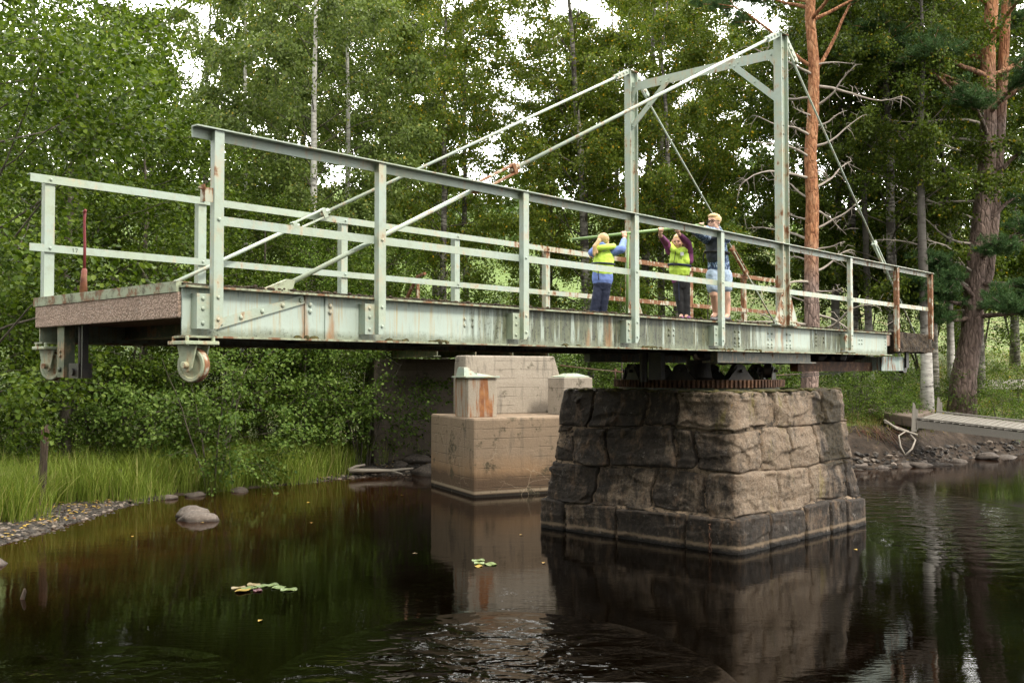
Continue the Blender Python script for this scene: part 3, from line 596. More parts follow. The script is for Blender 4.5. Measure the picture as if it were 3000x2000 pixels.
# ------------------------------------------------------------------ stone pier
# perimeter parameter s in 0..4 (one unit per face): left face, right face, then the two hidden ones
def pier_rect(z):
    if z < .41: e = .06; t = 0
    else: e = 0; t = (z-.41)/1.52
    return (7.06-e+.22*t, 10.22+e-.14*t, -.20-e+.12*t, 2.80+e-.16*t)
def pier_pt(s, z, out=0.):
    if .2 < z < 1.9: z = z + .085*mno.noise(Vector((s*2.3, z*.9, 7)))*min(1, (z-.2)/.3, (1.9-z)/.3); s = s + .035*mno.noise(Vector((s*1.7, z*2.6, 3)))*min(1, (z-.2)/.3)
    x0, x1, y0, y1 = pier_rect(z); s = s % 4; k = int(s); u = s-k; rr = .055
    P = [(x0, y1), (x0, y0), (x1+.04, y0-.20+.055*max(0, min(z, 2))), (x1, y1)]; a = P[k]; b = P[(k+1) % 4]; Nn = [(-1, 0), (0, -1), (1, 0), (0, 1)]
    p = Vector((a[0]+(b[0]-a[0])*u, a[1]+(b[1]-a[1])*u)); nn = Vector(Nn[k])
    w = .03
    if u < w:
        q = (1-u/w)*.5; pn = Vector(Nn[(k-1) % 4]); nn = nn*(1-q)+pn*q; p -= nn.normalized()*rr*(2*q)**2*.6
    elif u > 1-w:
        q = (1-(1-u)/w)*.5; pn = Vector(Nn[(k+1) % 4]); nn = nn*(1-q)+pn*q; p -= nn.normalized()*rr*(2*q)**2*.6
    nn.normalize(); p += nn*out; return bw(p.x, p.y, 0).xy.to_3d() + Vector((0, 0, z)), nn
rows = [(-.5, .41, [-.05, .147, .427, .77, 1.21, 1.48, 1.68, 1.82, 2.06, 2.4, 2.75, 3.1, 3.5, 3.95]),
        (.41, .92, [-.08, .28, .6, .865, 1.31, 1.57, 1.9, 2.12, 2.5, 2.8, 3.2, 3.55, 3.92]),
        (.92, 1.455, [-.12, .13, .335, .69, .79, 1.21, 1.44, 1.67, 2.1, 2.4, 2.85, 3.3, 3.6, 3.88]),
        (1.455, 1.925, [-.1, .21, .52, .695, 1.27, 1.33, 1.77, 2.14, 2.5, 2.9, 3.25, 3.6, 3.9])]
def tone_at(s, z, row):
    if row == 0: return .12
    t = .10
    if s < 1: t = .12 + .48*float(sm(.62, 1.02, s))*(1 if row > 1 else .55)
    if row == 3 and s > .69: t = .55 + .22*float(sm(.94, 1.0, s))
    elif s >= 1.0: t = .60 + (.22 if row > 1 else .08)*float(sm(1.0, 1.1, s))
    if s > 1.62: t -= (.6 if row == 1 else .35)*float(sm(1.6, 1.8, s))
    if row == 1: t += .12*float(sm(.2, .5, s)) 
    return t
pier = empty('stone_pier', (pc.x, pc.y, 0), 0, 'stained granite block pier rising from the dark water under the swing bridge', 'pier')
pv = []; pf = []; ton = []; mos = []; rnd = random.Random(11)
for row, (z0, z1, ss) in enumerate(rows):
    for a, b in zip(ss[:-1], ss[1:]):
        gs = .0025 + rnd.uniform(0, .003); nu = max(6, int((b-a)*3.0/.022)); nv = max(8, int((z1-z0)/.022))
        j = [rnd.uniform(-.02, .02) for _ in range(4)]; seed = Vector((rnd.uniform(-50, 50),)*3); prt = rnd.uniform(-.012, .022) + (.02 if row == 0 else 0); base = len(pv); bt = rnd.uniform(-.10, .10)
        if row == 3 and a == 1.27: prt = -.05
        skew = rnd.uniform(-.006, .006)
        for iv in range(-1, nv+2):
            for iu in range(-1, nu+2):
                u = min(max(iu/nu, 0), 1); w = min(max(iv/nv, 0), 1); back = iu in (-1, nu+1) or iv in (-1, nv+1)
                s = a+gs+(b-a-2*gs)*u + skew*(w-.5); lo = j[0]*(1-u)+j[1]*u; hi = j[2]*(1-u)+j[3]*u
                if row == 0: lo = 0
                if row == 3: hi = min(hi, .008)
                ed = mno.noise(Vector((s*10, w*3+row*7, 5)))*.022; z = z0+.006+lo + ed*(1 if 0 < row else .4) + (z1-z0-.012+hi-lo)*w
                s += mno.noise(Vector((z*7, u*2+row*5, a*9)))*.009
                ex = min(u, 1-u)*(b-a)*3.0; ez = min(w, 1-w)*(z1-z0); e = min(ex, ez); rd = .024 if row else .02
                q = max(0, 1-e/rd); cor = max(0, 1-math.hypot(ex, ez)/.09)
                q3 = Vector((s*6, z*6, 0)); q4 = q3*.75+seed; c0 = mno.voronoi(q4)[1][0]; ns = mno.noise(q3*.5+seed)*.018 + (q4-c0).dot(mno.noise_vector(c0*5.3))*.085 + mno.noise(q3*2.3+seed)*.012 + mno.noise(Vector((s*6, z*6, 0))*9+seed)*.010
                out = -.15 if back else prt + ns*(1 if row else .6) - .04*q*q - .025*cor*cor
                p, nn = pier_pt(s, z, out); pv.append(p); ton.append(tone_at(s % 4 if s > -.5 else s, z, row)+bt)
                s4 = s % 4; mo = 0
                if 1.70 < s4 < 1.97: mo = .95*float(sm(1.66, 1.78, s4+.05*math.sin(z*9)))*float(sm(.75, .98, z))*(1-float(sm(1.90, 1.97, s4)))
                if z > 1.84: mo = max(mo, .5)
                if 1.22 < s4 < 1.30 and z > 1.0: mo = max(mo, .4)
                mos.append(mo)
        mU = nu+3
        for iv in range(nv+2):
            for iu in range(nu+2):
                i = base+iv*mU+iu; pf.append((i, i+1, i+mU+1, i+mU))
me = bpy.data.meshes.new('masonry'); me.from_pydata([tuple(Vector(p)-pier.location) for p in pv], [], pf); me.materials.append(M['granite'])
me.polygons.foreach_set('use_smooth', [True]*len(pf)); fattr(me, 'tone', ton); fattr(me, 'moss', mos); me.update(); link('masonry', me, pier)
# mortar core behind the blocks and the mossy cap
cv = []; cf = []; S_ = [k+u for k in range(4) for u in np.linspace(0, 1, 70)[:-1]]; L_ = list(np.linspace(-.5, 1.90, 62))
for z in L_:
    for s in S_:
        o_ = mno.noise(Vector((s*9, z*9, 3)))*.03+mno.noise(Vector((s*31, z*24, 3)))*.014
        p, nn = pier_pt(s, z, (-.036 if z > .41 else -.034)+o_); cv.append(p-pier.location)
k = len(S_)
for i in range(len(L_)-1):
    for q in range(k): cf.append((i*k+q, i*k+(q+1) % k, (i+1)*k+(q+1) % k, (i+1)*k+q))
cf.append(tuple((len(L_)-1)*k+q for q in range(k))); MB().add(cv, cf).build('mortar', M['mortar'], pier, smooth=True)
rnd = random.Random(6)
mb = MB()
for q in range(140):
    s = rnd.uniform(0, 2.1); p, nn = pier_pt(s, 1.925, -rnd.uniform(.02, .3)); mb.ball(p-pier.location+Vector((0, 0, -.01)), (rnd.uniform(.04, .10), rnd.uniform(.04, .1), rnd.uniform(.012, .035)), 8, 5)
o = mb.build('moss_cap', M['moss'], pier, smooth=True); o['kind'] = 'stuff'
# iron chain
p, nn = pier_pt(.885, .30, .03); chain = MB()
ax_ = Vector((math.sin(TH), math.cos(TH), 0)); nv_ = Vector((-math.cos(TH), math.sin(TH), 0))
for k in range(7):
    c = Vector((0, 0, -.055*k)); t1 = nv_ if k % 2 else ax_; pts = [c + t1*(.016*math.cos(t)) + Vector((0, 0, .034*math.sin(t))) for t in np.linspace(0, 2*math.pi, 13)]; chain.tube(pts, .0065, 6, False)
chain.cyl(-ax_*.03+Vector((0, 0, .03)), ax_*.06+Vector((0, 0, .03)), .012, 8)
o = chain.build('mooring_chain', M['ring'], None, smooth=True); o.location = p + Vector((-ax_.x, -ax_.y, 0))*.012; tag(o, 'short rusty chain hanging down the base course of the stone pier into the water', 'chain')

# ------------------------------------------------------------------ concrete abutment behind (frame: u to the right, v away)
AO = Vector((-.66, 16.9, 0)); ua = R(25.3)
abut = empty('bridge_abutment', AO, ua, 'tall board-marked concrete abutment block with stained sides standing in the water', 'abutment')
def rough(mb, name, mat, par, cuts=0, bevel=.02): return mb.build(name, M[mat], par, bevel=bevel)
rough(MB().box(0, 3.7, 0, 2.1, -.8, 1.36), 'pier_block', 'concrete', abut, bevel=.035)
rough(MB().box(.06, .62, .40, 1.0, 1.35, 2.055), 'bearing_pillar', 'concrete_rust', abut, bevel=.02)
rough(MB().box(1.98, 2.60, .42, 1.06, 1.35, 2.05), 'bearing_pillar', 'concrete_pale', abut, bevel=.02)
w = MB(); w.add([(.42, 1.42, 1.35), (2.52, 1.42, 1.35), (2.52, 2.0, 1.35), (.42, 2.0, 1.35), (.42, 1.42, 2.0), (2.5, 1.42, 1.9), (2.5, 2.0, 1.9), (.42, 2.0, 2.0), (.46, 1.46, 2.47), (2.34, 1.46, 2.46), (2.34, 2.0, 2.46), (.46, 2.0, 2.47)],
    [(0, 3, 2, 1), (0, 1, 5, 4), (1, 2, 6, 5), (2, 3, 7, 6), (3, 0, 4, 7), (4, 5, 9, 8), (5, 6, 10, 9), (6, 7, 11, 10), (7, 4, 8, 11), (8, 9, 10, 11)])
rough(w, 'back_wall', 'concrete_pale', abut, bevel=.03)
g = MB().box(.0, .66, .36, 1.02, 2.056, 2.085); g.add([(.03, .5, 2.085), (.03, .9, 2.085), (.30, .9, 2.085), (.30, .5, 2.085), (.05, .56, 2.245), (.05, .84, 2.245), (.12, .84, 2.245), (.12, .56, 2.245)], [(0, 1, 5, 4), (1, 2, 6, 5), (2, 3, 7, 6), (3, 0, 4, 7), (4, 5, 6, 7)])
g.add([(.28, .5, 2.085), (.28, .9, 2.085), (.60, .9, 2.085), (.60, .5, 2.085), (.30, .55, 2.14), (.30, .85, 2.14), (.5, .8, 2.10), (.5, .6, 2.10)], [(0, 1, 5, 4), (1, 2, 6, 5), (2, 3, 7, 6), (3, 0, 4, 7), (4, 5, 6, 7)]); rough(g, 'bearing_guide', 'rod', abut, bevel=.004)
g = MB().add([(2.02, .45, 2.052), (2.55, .45, 2.052), (2.55, 1.0, 2.052), (2.02, 1.0, 2.052), (2.02, .45, 2.07), (2.55, .45, 2.07), (2.55, 1.0, 2.07), (2.02, 1.0, 2.07), (2.22, .62, 2.13), (2.38, .62, 2.13), (2.38, .84, 2.13), (2.22, .84, 2.13)],
    [(0, 1, 5, 4), (1, 2, 6, 5), (2, 3, 7, 6), (3, 0, 4, 7), (4, 5, 9, 8), (5, 6, 10, 9), (6, 7, 11, 10), (7, 4, 8, 11), (8, 9, 10, 11)]); rough(g, 'bearing_pad', 'rod', abut, bevel=.003)
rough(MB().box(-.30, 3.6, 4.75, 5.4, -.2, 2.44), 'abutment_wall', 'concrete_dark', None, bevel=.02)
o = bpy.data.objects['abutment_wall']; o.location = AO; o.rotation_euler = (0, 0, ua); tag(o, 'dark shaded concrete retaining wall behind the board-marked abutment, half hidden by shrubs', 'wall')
sp = empty('approach_span', AO, ua, 'short steel and concrete approach span between the pale back wall and the dark wall', 'bridge span')
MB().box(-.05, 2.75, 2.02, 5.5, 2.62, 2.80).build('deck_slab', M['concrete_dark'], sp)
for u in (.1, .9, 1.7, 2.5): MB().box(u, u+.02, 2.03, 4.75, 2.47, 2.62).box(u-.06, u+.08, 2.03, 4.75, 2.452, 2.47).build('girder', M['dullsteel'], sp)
ar = empty('approach_railing', AO, ua, 'rusty railing with a sloping end rail, seen beyond the swing bridge', 'railing')
P0, P1, P2 = Vector((-.12, 3.9, 3.20)), Vector((-.12, 2.5, 4.02)), Vector((-.12, 2.1, 4.04)); MB().bar(P0, P1, .05, .05).bar(P1, P2, .05, .05).build('top_rail', M['rusty'], ar)
for q in (3.15, 2.48): MB().box(-.15, -.10, q-.03, q+.03, 2.6, 3.20+(3.9-q)/1.4*.8).build('railing_post', M['rusty'], ar)
# rope behind
rp = [(.90, 18.35, 2.28), (1.6, 18.7, 2.20), (2.4, 19.2, 2.13), (3.2, 19.7, 2.07), (4.6, 20.4, 2.03), (6.2, 21.2, 2.1)]; rr = MB().tube(rp, .011, 6); rr.tube([(2.02, 18.95, 2.2), (1.98, 18.97, 2.13), (2.03, 18.99, 2.17), (1.99, 18.95, 2.22), (2.0, 18.96, 2.02)], .016, 6)
o = rr.build('rope', M['oldwood'], None, smooth=True); tag(o, 'old slack rope with a knot tied off behind the pale concrete back wall', 'rope')

# ------------------------------------------------------------------ vegetation builders
def leafmesh(name, P, Dv, Nv, L, Wd, mat, shape=0):
    n_ = len(P); Dv = Dv/np.linalg.norm(Dv, axis=1, keepdims=True); S = np.cross(Dv, Nv); S /= np.linalg.norm(S, axis=1, keepdims=True)+1e-9; U = np.cross(S, Dv)
    L = np.broadcast_to(np.asarray(L, float), (n_,))[:, None]; Wd = np.broadcast_to(np.asarray(Wd, float), (n_,))[:, None]
    if shape == 0:      # kite folded along the midrib: one quad
        V = np.stack([P, P+Dv*L*.45+S*Wd*.5+U*Wd*.16, P+Dv*L, P+Dv*L*.45-S*Wd*.5+U*Wd*.16], 1); idx = [(0, 1, 2, 3)]
    elif shape == 1:    # rounded leaf: two quads
        V = np.stack([P, P+Dv*L*.28+S*Wd*.46+U*Wd*.12, P+Dv*L*.72+S*Wd*.44+U*Wd*.10, P+Dv*L-U*L*.08, P+Dv*L*.72-S*Wd*.44+U*Wd*.10, P+Dv*L*.28-S*Wd*.46+U*Wd*.12], 1); idx = [(0, 1, 2, 3), (0, 3, 4, 5)]
    else:               # blade, bent over: three quads folded to a strip
        b = U*L*.0
        V = np.stack([P-S*Wd*.5, P+S*Wd*.5, P+Dv*L*.5+S*Wd*.42, P+Dv*L*.5-S*Wd*.42, P+Dv*L*.85+U*L*.18+S*Wd*.28, P+Dv*L*.85+U*L*.18-S*Wd*.28, P+Dv*L+U*L*.36], 1); idx = [(0, 1, 2, 3), (3, 2, 4, 5), (5, 4, 6)]
    k = V.shape[1]; me = bpy.data.meshes.new(name); V = V.reshape(-1, 3)
    me.vertices.add(len(V)); me.vertices.foreach_set('co', V.astype(np.float32).ravel())
    per = np.array([len(i) for i in idx]); loops = np.concatenate([np.concatenate([np.array(i)[None]+ (np.arange(n_)*k)[:, None] for i in idx], 1)], 1).astype(np.int32)
    me.loops.add(loops.size); me.loops.foreach_set('vertex_index', loops.ravel())
    starts = (np.cumsum(np.concatenate([[0], per[:-1]]))[None] + (np.arange(n_)*per.sum())[:, None]).astype(np.int32)
    me.polygons.add(starts.size); me.polygons.foreach_set('loop_start', starts.ravel()); me.materials.append(mat); me.update(calc_edges=True); return me

def broadleaf(seed, H, base, Rm, nl, ntw, lpt, L, Wd, lmat, bmat, tr=.14, droop=.5, up=.6, prof=None, stems=1, lean=(0, 0), shape=0, jit=.09, wig=.12, flat=.6, twl=(.45, 1.0), branch_r=.16):
    rg = np.random.default_rng(seed); wood = MB(); P = []; Dd = []; trunkf = []
    for st in range(stems):
        az0 = rg.uniform(0, 6.28); sp_ = 0 if stems == 1 else rg.uniform(.12, .34)
        k = 9; hh = H*(1 if st == 0 else rg.uniform(.7, 1)); tp = []
        off = np.array([math.cos(az0), math.sin(az0)])*(0 if stems == 1 else .12*Rm*.5)
        wx = rg.normal(0, wig, k).cumsum()*.5; wy = rg.normal(0, wig, k).cumsum()*.5
        for i in range(k):
            t = i/(k-1); tp.append(np.array([off[0]+wx[i]*t+lean[0]*t*hh+math.cos(az0)*sp_*hh*t, off[1]+wy[i]*t+lean[1]*t*hh+math.sin(az0)*sp_*hh*t, hh*t - (.3 if i == 0 else 0)]))
        rad = [tr*(1-.86*(i/(k-1)))*(1.25 if i == 0 else 1)*(1 if stems == 1 else .6) for i in range(k)]
        fr0 = len(wood.f); wood.tube(tp, rad, 9); trunkf += range(fr0, len(wood.f))
        tpa = np.array(tp)
        for j in range(max(3, nl//stems)):
            t = (j+.5)/max(3, nl//stems); h = base+(hh*.98-base)*t; fi = max(0, min(k-1.001, h/hh*(k-1))); i0 = int(fi); p0 = tpa[i0]+(tpa[i0+1]-tpa[i0])*(fi-i0)
            az = j*2.39996+rg.uniform(-.5, .5)+st*1.3; ln = Rm*(prof(t) if prof else (.45+.75*math.sin(math.pi*(.1+.8*t))))*rg.uniform(.65, 1.12)
            el = up*(1-.2*t)+rg.normal(0, .15); d = np.array([math.cos(az)*math.cos(el), math.sin(az)*math.cos(el), math.sin(el)])
            pts = [p0]; q = p0.copy(); m = 6
            for s in range(m):
                d = d + rg.normal(0, .09, 3); d[2] -= droop*.10*(s/m)*2; d /= np.linalg.norm(d); q = q+d*ln/m; pts.append(q.copy())
            r0 = max(.006, tr*branch_r*(1-.6*t)); wood.tube(pts, [r0*(1-.85*s/m) for s in range(m+1)], 5)
            pa = np.array(pts)
            for w in range(ntw):
                f = (.30+.70*rg.uniform(0, 1)**.6)*m; f = min(f, m-.001); i1 = int(f); s0 = pa[i1]+(pa[i1+1]-pa[i1])*(f-i1)
                td = (pa[i1+1]-pa[i1]); td = td/np.linalg.norm(td)*.6+rg.normal(0, .55, 3); td[2] = td[2]*flat - droop*.55; td /= np.linalg.norm(td); tl = rg.uniform(*twl)
                mid = s0+td*tl*.5; td2 = td.copy(); td2[2] -= droop*.7; td2 /= np.linalg.norm(td2); end = mid+td2*tl*.5
                if rg.random() < .4: wood.tube([s0, mid, end], [.006, .004, .002], 3, False)
                tt = rg.uniform(.05, 1, lpt)[:, None]; pp = np.where(tt < .5, s0+(mid-s0)*tt*2, mid+(end-mid)*(tt*2-1)) + rg.normal(0, jit, (lpt, 3)); P.append(pp)
                Dd.append(np.tile(td2, (lpt, 1))+rg.normal(0, .75, (lpt, 3)))
    P = np.concatenate(P); Dd = np.concatenate(Dd); nn = len(P); Dd[:, 2] -= .25+droop*.5
    Nv = rg.normal(0, .55 if droop < .4 else .9, (nn, 3)) + np.array([0, -.15, 1.0 if droop < .4 else .55]); sc = rg.uniform(.65, 1.2, nn)
    wm_ = wood.mesh('trunk', bmat, True); wm_.materials.append(M['greybark']); mi = np.ones(len(wood.f), np.int32); mi[trunkf] = 0; wm_.polygons.foreach_set('material_index', mi)
    return wm_, leafmesh('crown', P, Dd, Nv, L*sc, Wd*sc, lmat, shape)

def plant(name, meshes, x, y, label, cat='tree', group=None, s=1., rz=0., dz=0., parts=('trunk', 'crown'), sz=None, bark=None):
    z = float(gz(x, y)) + dz; e = empty(name, (x, y, z), rz, label, cat, group); e.scale = (s, s, sz or s)
    for nm, me in zip(parts, meshes):
        o = link(nm, me, e)
        if bark and nm == parts[0]: o.material_slots[0].link = 'OBJECT'; o.material_slots[0].material = bark
    return e
def T(px, y): return (px-1176)/2253*y      # column of the photograph at a distance, as a plan coordinate

birchP = lambda t: .40+.75*math.sin(math.pi*(.12+.80*t))
LIB = {}
LIB['birchA'] = broadleaf(1, 13.5, 1.6, 2.7, 50, 17, 76, .086, .064, M['birchleafgrey'], M['birchwhite'], .135, .75, .75, birchP, twl=(.5, 1.2))
LIB['birchB'] = broadleaf(2, 13.0, 3.2, 2.2, 38, 14, 66, .080, .062, M['birchleaf'], M['birchbark'], .13, .65, .8, birchP, wig=.16)
LIB['birchE'] = broadleaf(12, 13.0, 4.2, 1.7, 26, 11, 56, .080, .062, M['birchleaf'], M['birchbark'], .12, .7, .85, birchP, wig=.16)
LIB['birchC'] = broadleaf(3, 13.5, 2.6, 3.0, 46, 16, 72, .084, .066, M['birchleaf'], M['birchbark'], .16, .5, .65, birchP, wig=.2)
LIB['birchD'] = broadleaf(4, 14.0, 2.4, 3.0, 50, 17, 72, .092, .07, M['darkleaf'], M['birchbark'], .17, .45, .6, birchP, wig=.14)
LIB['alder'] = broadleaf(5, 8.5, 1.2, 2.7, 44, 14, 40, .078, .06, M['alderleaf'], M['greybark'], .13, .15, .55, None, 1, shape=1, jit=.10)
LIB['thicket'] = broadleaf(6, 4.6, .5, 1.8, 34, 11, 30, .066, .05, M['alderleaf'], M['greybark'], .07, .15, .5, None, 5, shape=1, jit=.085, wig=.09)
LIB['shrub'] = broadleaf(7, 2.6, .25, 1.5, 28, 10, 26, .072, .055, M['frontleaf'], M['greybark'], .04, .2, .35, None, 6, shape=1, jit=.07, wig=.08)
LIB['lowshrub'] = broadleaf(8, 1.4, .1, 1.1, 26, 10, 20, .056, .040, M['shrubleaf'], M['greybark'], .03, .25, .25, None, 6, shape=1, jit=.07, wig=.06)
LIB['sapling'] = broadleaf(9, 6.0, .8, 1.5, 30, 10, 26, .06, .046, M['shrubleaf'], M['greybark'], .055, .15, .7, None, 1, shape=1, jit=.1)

# trees: (kind, column, distance, scale, turn, label)
def trees(kind, name, rows, group=None, cat='tree', **k):
    for (px, y, s, rz, lab) in rows: plant(name, LIB[kind], T(px, y), y, lab, cat, group, s, R(rz), **k)
trees('birchA', 'birch_tree', [(716, 23.5, 1.0, 0, 'silvery green birch with a bright white trunk behind the left half of the bridge'),
    (560, 28, .95, 130, 'silvery birch left of the white trunked one, in front of the pale sky gap'), (800, 29, 1.0, 220, 'silvery birch just right of and behind the bright white trunk')], 'silver birches')
trees('birchB', 'birch_tree', [(1022, 27, .98, 20, 'slender dark-trunked birch between the two long stay rods, sky showing through')], 'slender birches')
trees('birchE', 'birch_tree', [(1072, 30, 1.0, 150, 'second slender birch right behind the rusty turnbuckle'),
    (940, 33, .98, 260, 'thin birch beyond the slender pair, left of them'), (1240, 36, .80, 40, 'thin distant birch seen through the long stay rods near the portal')], 'slender birches')
trees('birchC', 'birch_tree', [(1352, 27, 1.04, 0, 'yellow flecked birch just left of the portal frame'), (1480, 30, 1.02, 100, 'yellow flecked birch framed by the portal beside its far post'), (1258, 31, .82, 200, 'yellow flecked birch halfway up the long stay rods'),
    (1560, 27, .86, 300, 'yellow flecked birch standing inside the portal frame behind the children'), (1520, 36, 1.0, 60, 'tall hazy birch high on the slope inside the portal frame')], 'yellow flecked birches')
trees('birchD', 'birch_tree', [(1960, 29, 1.0, 0, 'dark leafed birch behind the orange barked pine'), (2055, 27, 1.02, 90, 'dark leafed birch behind the right end of the railing'), (2142, 30, 1.04, 200, 'dark leafed birch between the pine and the forked pine'),
    (70, 30, 1.0, 40, 'dark birch deep behind the alders at the far left'), (265, 33, .86, 170, 'dark birch deep behind the left end of the bridge'), (470, 35, .95, 200, 'dark birch deep behind the first near railing post'), (690, 37, 1.05, 310, 'dark birch deep behind the bright white trunk'), (1000, 38, 1.0, 250, 'dark birch deep behind the left turnbuckle of the long rods'), (1420, 37, 1.0, 70, 'dark birch far back left of the far portal post'), (1650, 39, .92, 20, 'dark birch far back inside the portal frame'), (880, 37, 1.05, 90, 'dark birch deep behind the silver birches'), (1850, 33, 1.02, 300, 'dark leafed birch hidden behind the orange pine trunk'), (2250, 33, 1.05, 30, 'dark leafed birch behind the forked pine'), (2390, 34, 1.05, 150, 'dark leafed birch at the far right edge'),
    (2200, 42, 1.1, 130, 'dark birch deep in the wood left of the forked pine'), (2330, 40, 1.1, 250, 'dark birch deep in the wood right of the forked pine'), (2050, 40, 1.1, 210, 'tall dark birch deep in the wood above the counterweight end'), (1790, 38, .9, 20, 'shorter dark birch right of the sky gap beside the near portal post')], 'dark birches')
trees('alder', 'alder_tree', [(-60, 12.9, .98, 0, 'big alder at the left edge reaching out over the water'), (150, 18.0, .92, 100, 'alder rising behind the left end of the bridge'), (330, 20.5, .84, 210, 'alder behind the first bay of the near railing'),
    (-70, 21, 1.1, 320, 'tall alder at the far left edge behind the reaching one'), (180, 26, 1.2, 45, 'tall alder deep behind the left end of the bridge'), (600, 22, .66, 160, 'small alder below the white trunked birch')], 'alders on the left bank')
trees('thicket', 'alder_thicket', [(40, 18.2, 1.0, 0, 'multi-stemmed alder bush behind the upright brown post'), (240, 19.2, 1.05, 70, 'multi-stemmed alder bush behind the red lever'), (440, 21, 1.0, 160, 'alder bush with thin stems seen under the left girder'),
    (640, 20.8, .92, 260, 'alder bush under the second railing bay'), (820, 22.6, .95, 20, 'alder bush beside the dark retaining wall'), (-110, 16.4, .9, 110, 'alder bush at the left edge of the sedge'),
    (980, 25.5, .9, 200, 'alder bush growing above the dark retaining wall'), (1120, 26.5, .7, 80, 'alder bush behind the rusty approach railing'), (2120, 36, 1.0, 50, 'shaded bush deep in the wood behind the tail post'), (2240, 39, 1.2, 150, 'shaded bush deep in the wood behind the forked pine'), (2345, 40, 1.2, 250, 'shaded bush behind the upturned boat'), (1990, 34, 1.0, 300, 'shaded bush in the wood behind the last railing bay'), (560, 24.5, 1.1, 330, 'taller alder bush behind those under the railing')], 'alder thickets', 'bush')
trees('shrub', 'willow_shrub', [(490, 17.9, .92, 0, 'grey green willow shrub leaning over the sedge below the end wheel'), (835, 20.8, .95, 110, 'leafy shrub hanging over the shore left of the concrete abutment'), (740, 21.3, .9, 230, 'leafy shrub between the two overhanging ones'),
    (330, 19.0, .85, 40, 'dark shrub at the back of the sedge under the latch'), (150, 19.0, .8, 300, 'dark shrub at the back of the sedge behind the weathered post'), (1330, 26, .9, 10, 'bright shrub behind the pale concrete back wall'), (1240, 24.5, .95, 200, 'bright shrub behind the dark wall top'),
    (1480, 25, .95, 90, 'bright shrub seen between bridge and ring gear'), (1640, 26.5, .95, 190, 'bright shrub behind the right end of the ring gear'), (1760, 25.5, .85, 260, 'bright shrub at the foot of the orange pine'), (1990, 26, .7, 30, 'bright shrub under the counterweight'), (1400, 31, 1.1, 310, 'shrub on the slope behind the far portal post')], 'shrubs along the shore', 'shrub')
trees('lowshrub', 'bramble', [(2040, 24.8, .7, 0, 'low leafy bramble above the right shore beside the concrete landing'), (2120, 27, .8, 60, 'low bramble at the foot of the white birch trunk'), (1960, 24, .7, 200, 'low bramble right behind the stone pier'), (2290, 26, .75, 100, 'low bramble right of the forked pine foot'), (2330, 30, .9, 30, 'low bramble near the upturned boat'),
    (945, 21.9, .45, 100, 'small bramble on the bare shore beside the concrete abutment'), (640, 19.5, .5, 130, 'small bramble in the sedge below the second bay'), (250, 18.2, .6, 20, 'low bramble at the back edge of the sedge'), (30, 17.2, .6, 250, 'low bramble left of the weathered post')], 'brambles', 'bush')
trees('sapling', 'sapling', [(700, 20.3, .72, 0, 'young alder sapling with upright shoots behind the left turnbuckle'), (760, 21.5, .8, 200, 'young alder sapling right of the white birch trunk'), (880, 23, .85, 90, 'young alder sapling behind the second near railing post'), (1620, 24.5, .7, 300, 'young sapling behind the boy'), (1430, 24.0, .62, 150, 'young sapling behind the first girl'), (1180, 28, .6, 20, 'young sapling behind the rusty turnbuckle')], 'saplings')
# white birch trunks standing among the others on the right bank
for i, (px, y, h, r, lab) in enumerate([(2128, 25.0, 12.5, .16, 'white birch with a bare lower trunk behind the tail wheel'), (2185, 28.5, 12, .12, 'thin white birch between the tail post and the forked pine'), (1998, 28, 12, .13, 'mottled birch behind the last two near railing posts'), (1920, 28.5, 12.5, .15, 'mottled birch just right of the orange pine')]):
    tm, cm = broadleaf(60+i, h, h*.45, 2.1, 28, 13, 40, .08, .06, M['darkleaf'], M['birchlow'], r, .6, .7, birchP, wig=.14)
    plant('birch_tree', (tm, cm), T(px, y), y, lab, 'tree', 'white trunked birches')

# ------------------------------------------------------------------ pines
def tuft(rg, P, Dd, p, d, n_=46, r=.10, sp=.05):
    d = d/np.linalg.norm(d); o = rg.normal(0, 1, (n_, 3)); q = o/np.linalg.norm(o, axis=1, keepdims=True); q = q*.8+d*.75
    P.append(p + d*rg.uniform(-.06, .05, (n_, 1)) + rg.normal(0, sp*.35, (n_, 3))); Dd.append(q)
def needlemesh(rg, P, Dd, L=.105, Wd=.011):
    P = np.concatenate(P); Dd = np.concatenate(Dd); return leafmesh('crown', P, Dd, rg.normal(0, 1, (len(P), 3)), L*rg.uniform(.7, 1.15, len(P)), Wd, M['needle'], 0)
def dead_branch(rg, p, az, el, L, curve, r=.028):
    m = MB(); d = np.array([math.cos(az)*math.cos(el), math.sin(az)*math.cos(el), math.sin(el)]); q = np.array(p, float); k = 9; pts = [q.copy()]
    for s in range(k):
        d = d+rg.normal(0, .10, 3); d[2] += curve*(1 if s < k*.5 else -1.3)*.12; d /= np.linalg.norm(d); q = q+d*L/k; pts.append(q.copy())
    m.tube(pts, [r*(1-.8*i/k) for i in range(k+1)], 6)
    for j in range(int(3+L*5)):
        i = rg.integers(3, k+1); p1 = pts[i]; dd = d*.4+rg.normal(0, .8, 3); dd /= np.linalg.norm(dd); l = rg.uniform(.12, .45)*min(1, L*.6); pm = p1+dd*l*.5+rg.normal(0, .03, 3); dd[2] -= .3
        m.tube([p1, pm, p1+dd*l], [.009, .006, .003], 4)
        if rg.random() < .6: m.tube([pm, pm+rg.normal(0, .5, 3)*l*.6], [.005, .002], 3)
    return m
